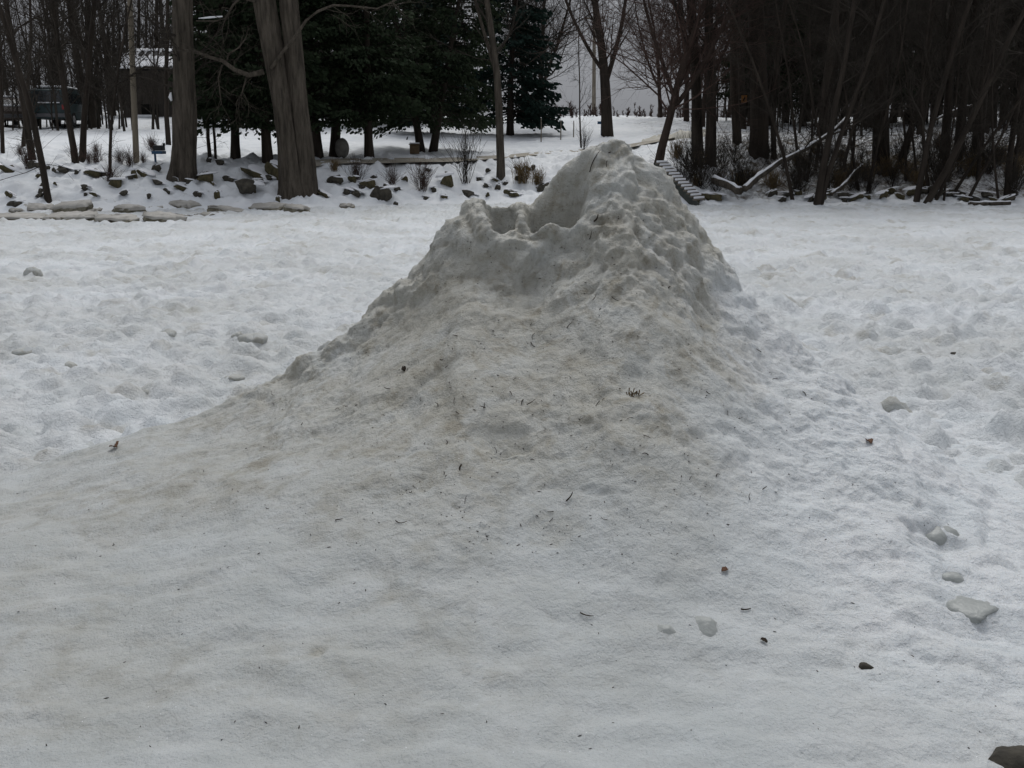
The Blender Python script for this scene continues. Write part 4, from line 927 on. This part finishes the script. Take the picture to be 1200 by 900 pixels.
# ------------------------------------------------------------------ vehicles (seen end on)
def vehicle(name, u, v, w_px, yaw, paint, label, cat, suv):
    p = hit(u, v); s = 1.0; W = 1.85; Lc = 4.6
    e = empty(name, p, label, cat); e.rotation_euler = (0, 0, yaw)
    k = w_px * p.y / F / W; e.scale = (k, k, k)
    # side profile (y along the car, z up), extruded across with a tumblehome
    prof = [(-2.3, .35), (-2.32, .75), (-2.2, 1.02), (-2.1, 1.68 if suv else 1.05), (-1.3, 1.80 if suv else 1.12), (0.2, 1.78 if suv else 1.45), (0.75, 1.66 if suv else 1.42), (1.15, 1.08), (2.15, .95), (2.3, .70), (2.28, .35)]
    if not suv: prof = [(-2.3, .32), (-2.32, .72), (-2.15, .95), (-1.5, 1.0), (-0.9, 1.40), (-0.2, 1.46), (0.45, 1.40), (1.1, 1.0), (2.1, .86), (2.3, .62), (2.28, .32)]
    B = MB(); n = len(prof); xs = [-1, -0.93, -0.6, 0.6, 0.93, 1]
    for x in xs:
        for (y, z) in prof:
            tum = 1 - 0.16 * max(0, z - 1.0); ins = 0.04 if abs(x) == 1 else 0
            B.v.append((x * W / 2 * tum, y * (1 - ins), z - ins * (0.6 if z > .5 else -.6)))
    for i in range(len(xs) - 1):
        for k2 in range(n): q = (k2 + 1) % n; B.f.append((i * n + k2, i * n + q, (i + 1) * n + q, (i + 1) * n + k2))
    B.f.append(tuple(range(n))); B.f.append(tuple((len(xs) - 1) * n + i for i in range(n))[::-1])
    bevel(B.build('body', paint, e, True), 0.03)
    zt = 1.62 if suv else 1.34
    G = MB(); G.poly([(-.66, -2.235 if suv else -1.56, 1.1 if suv else 1.02), (.66, -2.235 if suv else -1.56, 1.1 if suv else 1.02), (.58, -2.15 if suv else -0.99, zt), (-.58, -2.15 if suv else -0.99, zt)]); G.build('rear_window', M_GLASS, e)
    G = MB(); G.poly([(.66, 1.19, 1.1), (-.66, 1.19, 1.1), (-.58, .80 if suv else .56, zt), (.58, .80 if suv else .56, zt)]); G.build('windscreen', M_GLASS, e)
    for sx in (-1, 1):
        for (y0, y1) in (((-1.9, -0.75), (-0.65, 0.35)) if suv else ((-0.9, -0.25), (-0.17, 0.42))):
            G = MB(); G.poly([(sx * W / 2 * 0.985 + sx * 0.005, y0, 1.08), (sx * W / 2 * 0.985 + sx * 0.005, y1 + .12, 1.08), (sx * W / 2 * (0.935 if suv else .955) , y1, zt - .08), (sx * W / 2 * (0.935 if suv else .955), y0 + .1, zt - .08)]); G.build('side_window', M_GLASS, e)
        G = MB(); G.box((sx * 0.78, -2.31, 0.88), (0.16, 0.06, 0.22)); G.build('tail_lamp', M_LAMP, e)
        G = MB(); G.box((sx * 0.70, 2.27, 0.72), (0.28, 0.06, 0.14)); G.build('headlight', M_RIM, e)
        for y in (-1.4, 1.45):
            t = MB(); t.tube([(sx * 0.72, y, 0.33), (sx * 0.93, y, 0.33)], [0.33, 0.33], 20); w_ = t.build('wheel', M_TYRE, e)
            t = MB(); t.tube([(sx * 0.90, y, 0.33), (sx * 0.94, y, 0.33)], [0.19, 0.17], 14); t.build('rim', M_RIM, w_)
    G = MB(); G.box((0, -2.36, 0.5), (1.7, 0.12, 0.18)); bevel(G.build('bumper', M_CHROME, e), 0.03)
    G = MB(); G.box((0, 2.33, 0.5), (1.7, 0.12, 0.18)); bevel(G.build('bumper', M_CHROME, e), 0.03)
    S = MB(); S.box((0, -0.5 if suv else -0.25, (1.84 if suv else 1.49)), (1.25, 2.2 if suv else .9, 0.11)); bevel(S.build('roof_snow', M_CAP, e, True), 0.045, 3)
    S = MB()
    if suv: S.box((0.1, -2.27, 1.08), (1.0, 0.1, 0.05))
    else: S.box((0, -1.85, 1.02), (1.45, .6, 0.10))
    bevel(S.build('ledge_snow', M_CAP, e, True), 0.02, 2)
vehicle('parked_van', 76, 149, 42, 0.10, M_TEAL, 'dark teal van parked end on behind the left trees', 'van', True)
vehicle('parked_car', 4, 149, 40, 0.6, M_MAROON, 'dark brown car with snow on it at the far left edge', 'car', False)

# ------------------------------------------------------------------ poles, posts, signs
def pole(u, v, w, du, Hm, name, label, cat, m, extra=None):
    p = hit(u, v); r = px_r(w, p.y); e = empty(name, p, label, cat); e.rotation_euler = (0, math.atan((du - (u - 600) * 0.0195) / 100), 0)
    B = MB(); B.tube([(0, 0, -0.3), (0, 0, Hm * .5), (0, 0, Hm)], [r * 1.08, r * 0.9, r * 0.75], 12); B.build('shaft', m, e, True)
    if extra: extra(e, r, Hm)
    return e
def pole_top(e, r, H):
    B = MB(); B.box((0, 0, H - 0.6), (1.6, 0.10, 0.12)); B.build('crossarm', M_POLE, e)
    for x in (-0.65, 0.65): B = MB(); B.tube([(x, 0, H - 0.54), (x, 0, H - 0.38)], [0.04, 0.03], 8); B.build('insulator', M_BOULDER, e)
pole(160, 191, 6.5, -4.0, 8.5, 'wooden_pole', 'thin tan wooden pole left of the single old trunk', 'pole', M_POLE, pole_top)
pole(696, 134, 4.5, 0.5, 9.0, 'utility_pole', 'distant grey utility pole just left of the forked tree behind the peak', 'pole', M_WOOD, pole_top)
for i, (u, v) in enumerate([(634, 166), (657, 163), (672, 160)]):
    lab = ['left', 'middle', 'right'][i] + ' thin fence post standing in the snowy field left of the peak'
    p = hit(u, v); e = empty('fence_post', p, lab, 'post', 'posts in the field')
    B = MB(); B.tube([(0, 0, -.2), (0.01, 0, .6), (0, 0, 1.05 - .15 * i)], [.03, .026, .022], 7); B.build('shaft', M_WOOD, e, True)
    B = MB(); B.tube([(0, 0, 1.04 - .15 * i), (0, 0, 1.08 - .15 * i)], [.028, .008], 7); B.build('snow_cap', M_CAP, e, True)
p = hit(705, 158); e = empty('blue_marker', p, 'blue marker post at the foot of the forked tree behind the peak', 'post')
B = MB(); B.tube([(0, 0, -.2), (0, 0, 0.78)], [.05, .05], 8); B.build('shaft', M_BLUE, e); B = MB(); B.box((-.10, -.06, .60), (.26, .03, .14)); bevel(B.build('plate', M_BLUE, e), .01)
p = hit(185, 191); e = empty('mailbox', p, 'black box with blue tray on a thin blue post beside the single old trunk', 'mailbox'); px = p.y / F
B = MB(); B.tube([(-.07, 0, -.2), (-.07, 0, 10 * px)], [.035, .035], 8); B.build('post', M_BLUE, e)
B = MB(); B.box((0.06, 0, 11 * px), (12 * px, .4, 3.5 * px)); bevel(B.build('tray', M_BLUE, e), .01)
B = MB(); B.box((0.08, 0, 16 * px), (10 * px, .36, 6 * px)); bevel(B.build('box', M_BLACKBOX, e), .03)
B = MB(); B.box((0.24, 0, 20 * px), (2 * px, .1, 3 * px)); B.build('flag', M_BLACKBOX, e)
# orange plate nailed to the straight trunk
p0 = hit(864, 168); pt = at(872, 116, p0.y - 0.55); e = empty('orange_sign', pt, 'small orange plate on a trunk at the edge of the right woods', 'sign')
B = MB(); B.box((0, 0, 0), (6 * p0.y / F, .02, 8 * p0.y / F)); B.build('plate', M_ORANGE, e)
B = MB(); B.box((0.0, -.014, 0), (0.05, .006, 0.14), Matrix.Rotation(0.5, 3, 'Y')); B.build('mark', M_DARK, e)
B = MB(); B.tube([(0, 0.01, 0), (-0.05, 0.45, 0)], [.012, .012], 6); B.build('bracket', M_WOOD, e)

# ------------------------------------------------------------------ steps down the right bank
def steps():
    a = Vector(STEP_A); b_ = Vector(STEP_B)
    e = empty('wooden_steps', b_, 'weathered wooden steps with snow on the treads going down to the river', 'steps')
    d = a - b_; run = Vector((d.x, d.y, 0)); n = 13; perp = Vector((-run.y, run.x, 0)).normalized() * 0.28; rot = Matrix.Rotation(math.atan2(run.y, run.x), 3, 'Z')
    for s in (-1, 1):
        B = MB(); ang = math.atan2(d.z, run.length); R = rot @ Matrix.Rotation(-ang, 3, 'Y')
        B.box(d * 0.5 + perp * s - Vector((0, 0, 0.10)), (d.length + .2, .06, .26), R); B.build('stringer', M_STEEL, e)
    for i in range(n):
        c = d * ((i + .5) / n); B = MB(); B.box(c + Vector((0, 0, .06)), (d.length / n * .66, .66, .05), rot); t = B.build('tread', M_WOOD, e)
        B = MB(); B.box(c + Vector((0, 0, .115)), (d.length / n * .5, .62, .07), rot); bevel(B.build('tread_snow', M_CAP, t, True), .02)
        B = MB(); B.box(c + rot @ Vector((d.length / n * .28, 0, 0)) + Vector((0, 0, .0)), (.03, .5, d.z / n * .9), rot); B.build('riser', M_DARK, t)
steps()

# ------------------------------------------------------------------ fallen logs
def log(pl, r0, r1, label, D0, D1, snow=True, nb=5, seed=0):
    n = len(pl); pts = [at(u, v, D0 + (D1 - D0) * i / (n - 1)) for i, (u, v) in enumerate(pl)]; base = pts[0].copy(); rng = random.Random(seed)
    # finer, slightly wavering
    q = []
    for i in range(n - 1):
        for k in range(4): q.append(pts[i].lerp(pts[i + 1], k / 4) - base + Vector((rng.gauss(0, .012), 0, rng.gauss(0, .012))))
    q.append(pts[-1] - base); m = len(q)
    e = empty('fallen_log', base, label, 'log')
    B = MB(); B.tube(q, [r0 + (r1 - r0) * i / (m - 1) for i in range(m)], 9); B.build('trunk', M_BARK_L, e, True)
    if nb:
        C = MB()
        for j in range(nb):
            i = rng.randrange(m // 2, m - 1); twigs(C, q[i], side_dir(q[i + 1] - q[i], rng.uniform(.4, .9), rng), rng.uniform(.5, 1.4), r1 * .6, 1, rng)
        C.build('branches', M_TWIG, e, True)
    if snow:
        S = MB(); S.tube([w + Vector((0, 0, (r0 + (r1 - r0) * i / (m - 1)) * 0.72)) for i, w in enumerate(q)], [(r0 + (r1 - r0) * i / (m - 1)) * rng.uniform(.45, .8) for i in range(m)], 7); S.build('snow_strip', M_CAP, e, True)
log([(872, 222), (890, 206), (915, 190), (940, 177), (962, 164), (980, 150), (992, 138)], 0.105, 0.055, 'long snow topped fallen log slanting up across the right bank', 31.6, 35.0, seed=1)
log([(836, 211), (850, 215), (868, 224)], 0.13, 0.12, 'short thick snow topped log lying behind the long slanting one', 33.0, 31.9, nb=0, seed=2)
log([(974, 228), (988, 217), (1000, 203), (1010, 193)], 0.06, 0.035, 'thin snowy branch leaning beside the V shaped riverside tree', 31.8, 33.5, nb=2, seed=3)
log([(1098, 140), (1112, 132), (1126, 127), (1140, 123)], 0.05, 0.035, 'snow dusted limb hung across the right woods', 40, 41, nb=2, seed=4)
log([(1136, 238), (1160, 238.5), (1184, 238)], 0.07, 0.06, 'straight snowy log on the ice edge near the right edge', 31.0, 31.0, nb=0, seed=5)

# ------------------------------------------------------------------ lumps and ice chunks on the near ice
DIRTY = M_SNOW
def chunk(u, v, w, h, m, label, name='ice_chunk', cat='ice chunk', sink=0.40, seed=0, group=None, depth=0.8, dirty=0.75):
    p, nrm = near_hit(u, v); px = (p - Vector((0, 0, CAM_H))).length / F; rng = random.Random(seed)
    bm = bmesh.new(); bmesh.ops.create_icosphere(bm, subdivisions=3, radius=0.5); ph = [rng.uniform(0, 6) for _ in range(6)]
    for q in bm.verts:
        c = q.co; c *= 1 + 0.05 * rng.gauss(0, 1) + 0.16 * math.sin(5 * c.x + ph[0]) * math.sin(6 * c.y + ph[1]) + 0.08 * math.sin(9 * c.z + ph[2]) + 0.05 * math.sin(13 * c.x + ph[3])
        c.x *= w * px; c.y *= w * px * depth; c.z *= h * px * 1.35
    for f in bm.faces: f.smooth = True
    me = bpy.data.meshes.new(name); bm.to_mesh(me); bm.free(); me.materials.append(m)
    if m is M_SNOW: fattr(me, 'dirt', np.full(len(me.vertices), dirty)); fattr(me, 'wet', np.full(len(me.vertices), 0.8))
    o = link(bpy.data.objects.new(name, me)); o.location = p - nrm * (h * px * sink) + Vector((0, 0.25 * w * px * depth, 0)); o.rotation_euler = (rng.uniform(-.2, .2), rng.uniform(-.2, .2), rng.uniform(0, 3)); return tag(o, label, cat, group)
chunk(1101, 632, 50, 30, M_ICE, 'rounded clear grey ice cobble set in the snow at the right', seed=1)
chunk(1122, 678, 38, 14, M_ICE, 'flat clear ice cobble just below the rounded one at the right', seed=2)
chunk(826, 742, 58, 30, M_ICE, 'large clear ice cobble frozen in below the centre right of the mound', seed=3)
chunk(782, 744, 34, 14, M_ICE, 'small flat clear ice piece left of the large cobble', seed=4)
chunk(1140, 716, 60, 10, M_ICE, 'flat glassy ice plate at the lower right', seed=5)
chunk(1044, 482, 44, 26, M_SNOW, 'grey dirty lump on the right edge of the mound', seed=6)
chunk(1015, 783, 20, 12, M_ROCK, 'small dark stone in the snow at the lower right', 'stone', 'stone', seed=7)
chunk(40, 319, 20, 14, M_SNOW, 'brownish ice tuft on the frozen river at the far left', seed=8)
chunk(80, 428, 20, 8, M_SNOW, 'dark brown lump on the ice at the left', seed=9)
chunk(97, 475, 12, 9, M_SNOW, 'small brown lump below the larger one on the left ice', seed=10)
chunk(297, 397, 34, 14, M_SNOW, 'tilted grey ice plate on the river left of the mound', seed=11)
chunk(278, 394, 16, 10, M_SNOW, 'small pale ice piece touching the tilted grey plate', seed=12)
chunk(198, 391, 20, 10, M_SNOW, 'grey ice lump on the river far left of the mound', seed=13)
chunk(28, 413, 32, 8, M_SNOW, 'long low grey lump near the left edge of the ice', seed=14)
chunk(274, 443, 24, 7, M_SNOW, 'flat grey lump on the ice close to the mound left flank', seed=15)
chunk(172, 461, 14, 8, M_SNOW, 'small grey lump on the ice between the brown lumps and mound', seed=16)
chunk(1119, 415, 10, 5, M_ROCK, 'tiny dark pebble on the lumpy ice at the right', 'stone', 'stone', seed=17)
chunk(1204, 902, 80, 30, M_ROCK, 'dark wet rock in the bottom right corner', 'rock', 'rock', seed=21, sink=0.30)

# ------------------------------------------------------------------ debris on the mound
def twig_on(u, v, du, dv, L, r, label, group, m=M_DEBRIS, bend=0.25, lift=0.004, seed=0):
    rng = random.Random(seed); p, nrm = near_hit(u, v); px = (p - Vector((0, 0, CAM_H))).length / F
    p2, n2 = near_hit(u + du, v + dv); d = (p2 - p); d = d.normalized() if d.length > 1e-5 else Vector((1, 0, 0))
    d = (d - nrm * d.dot(nrm)).normalized(); L = L * px; sd = d.cross(nrm); q = []
    for i in range(6):
        t = i / 5; q.append(d * (t * L) + sd * (bend * L * math.sin(PI * t) * 0.5) + nrm * (lift + r * 0.5 + 0.12 * L * t * (1 - t)))
    B = MB(); B.tube(q, [r, r, r * .9, r * .8, r * .7, r * .4], 5); o = B.build('twig', m, None, True, p); return tag(o, label, 'twig', group)
def leaf_on(u, v, w, label, seed=0, m=M_LEAF, group=None):
    p, nrm = near_hit(u, v); px = (p - Vector((0, 0, CAM_H))).length / F; rng = random.Random(seed); W = w * px; n = 7; B = MB()
    for i in range(n):
        t = i / (n - 1); hw = W * 0.34 * math.sin(PI * min(0.97, t * 0.9 + 0.06)) ** 0.7
        for k in (-1, 0, 1): B.v.append(((t - .5) * W, k * hw * (1 + .25 * rng.uniform(-1, 1)), 0.22 * W * abs(k) * rng.uniform(.6, 1.2) + 0.15 * W * math.sin(PI * t) + 0.003))
    for i in range(n - 1):
        for k in range(2): B.f.append((i * 3 + k, (i + 1) * 3 + k, (i + 1) * 3 + k + 1, i * 3 + k + 1))
    o = B.build('dead_leaf', m, None, True, p); o.rotation_euler = (nrm.to_track_quat('Z', 'Y') @ Euler((0, 0, rng.uniform(0, 6))).to_quaternion()).to_euler()
    md = o.modifiers.new('thick', 'SOLIDIFY'); md.thickness = 0.0012; return tag(o, label, 'leaf', group)
twig_on(692, 202, 14, -11, 27, .0028, 'long bent twig lying just below the mound peak', None, bend=-.25, seed=1)
twig_on(711, 189, 2, 9, 12, .002, 'short twig end hanging at the tip of the long bent twig', None, seed=2)
twig_on(715, 178, -3, 8, 9, .003, 'short upright dark twig at the mound peak', None, seed=3)
twig_on(696, 260, 6, -10, 10, .0045, 'thick dark twig stub beside the hollow', None, seed=4)
twig_on(692, 280, 10, -8, 12, .0022, 'thin pair-like twig right below the hollow', None, seed=5)
twig_on(541, 545, 2, 10, 12, .0035, 'hooked dark twig in the middle of the mound face', None, bend=.6, seed=6)
twig_on(664, 588, 10, -10, 14, .0032, 'slanting dark twig in the lower middle of the mound', None, seed=7)
twig_on(868, 715, 14, -2, 12, .003, 'dark red-brown stick next to the large ice cobble', None, seed=8)
twig_on(680, 719, 14, 4, 16, .0025, 'thin stick at the lower middle right of the mound', None, seed=9)
twig_on(464, 611, 12, 2, 14, .0022, 'thin curved stem low on the left of the mound face', None, bend=.5, seed=10)
twig_on(618, 475, 12, -2, 12, .0022, 'thin flat stem above the brown hollow', None, seed=11)
twig_on(785, 336, -4, 8, 9, .003, 'dark twig high on the right face', None, seed=12)
leaf_on(136, 525, 15, 'dark red dead leaf on the left flank of the mound', 1)
leaf_on(474, 433, 8, 'small black leaf scrap on the mound left of centre', 2, M_DEBRIS)
leaf_on(1018, 519, 11, 'pale brown curled leaf on the right of the mound', 3)
leaf_on(849, 669, 9, 'small brown leaf scrap low on the right side', 4)
leaf_on(895, 752, 8, 'thin dark leaf bit near the lower right', 5, M_DEBRIS)
p, nrm = near_hit(742, 462); B = MB(); rng = random.Random(8)
for i in range(26):
    a = rng.uniform(0, 6.28); t = rng.uniform(.3, 1.1); twigs(B, (rng.gauss(0, .012), rng.gauss(0, .01), -.01), (math.cos(a) * t, math.sin(a) * t - .3, .8), rng.uniform(.015, .04), .0011, 2, rng, .15, -.03, (0,))
o = B.build('grass_tuft', M_GRASS, None, True, p); tag(o, 'tiny brown grass tuft frozen into the mound face', 'grass')
rng = random.Random(77)
for i in range(120):
    u = min(940, max(90, rng.gauss(570, 190))); v = rng.uniform(300, 640)
    if v < 560 - 0.55 * u + 40 or v < 330 + abs(u - 700) * .35 or (v > 500 and rng.random() < .55): continue
    a = rng.uniform(0, 6.28); twig_on(u, v, 8 * math.cos(a), 8 * math.sin(a), rng.uniform(4, 11), rng.uniform(.0012, .0024), 'tiny bit of twig lying on the face of the dirty mound', 'twig bits on the mound', bend=rng.uniform(-.5, .5), seed=i)
# crumbs too many to count
B = MB(); rng = random.Random(78)
for i in range(1100):
    u = rng.gauss(620, 240); v = 250 + 400 * rng.random() ** 1.15
    if rng.random() < .13: u, v = rng.uniform(20, 1180), rng.uniform(560, 880)
    if not (5 < u < 1195) or v < 555 - 0.52 * u + 12 or v < 330 + (u - 850) * 1.0: continue
    p, nrm = near_hit(u, v); s = rng.uniform(.0007, .0022); a = Vector((rng.gauss(0, 1), rng.gauss(0, 1), rng.gauss(0, .4))).normalized(); l = s * rng.uniform(1, 4.5)
    B.tube([p + nrm * s * .4 - a * l, p + nrm * s * .6, p + nrm * s * .4 + a * l], [s * .4, s, s * .3], 4, cap=False)
o = B.build('forest_crumbs', M_DEBRIS, None, True); tag(o, 'dark crumbs of bark and needles scattered over the mound', None, kind='stuff')

# glints on the near ice, painted as tiny white flecks
rng = random.Random(91); B = MB()
for i in range(1400):
    u, v = rng.uniform(10, 1190), 560 + 335 * rng.random()
    if rng.random() < .25: u, v = rng.gauss(620, 170), rng.uniform(380, 600)
    p, nrm = near_hit(min(1190, max(10, u)), v); r = rng.uniform(.0011, .0022); a = Vector((rng.gauss(0, 1), rng.gauss(0, 1), rng.gauss(0, 1))).normalized(); b_ = a.cross(nrm).normalized(); c_ = a.cross(b_)
    o_ = p + nrm * r * 1.2; B.poly([o_ + b_ * r, o_ + c_ * r, o_ - b_ * r, o_ - c_ * r])
o = B.build('glint_flecks', mat('glint_white', (0.92, 0.93, 0.95), 0.15, 0.6), None, False); tag(o, 'tiny white flecks painted as glints on the near ice', None, kind='stuff')
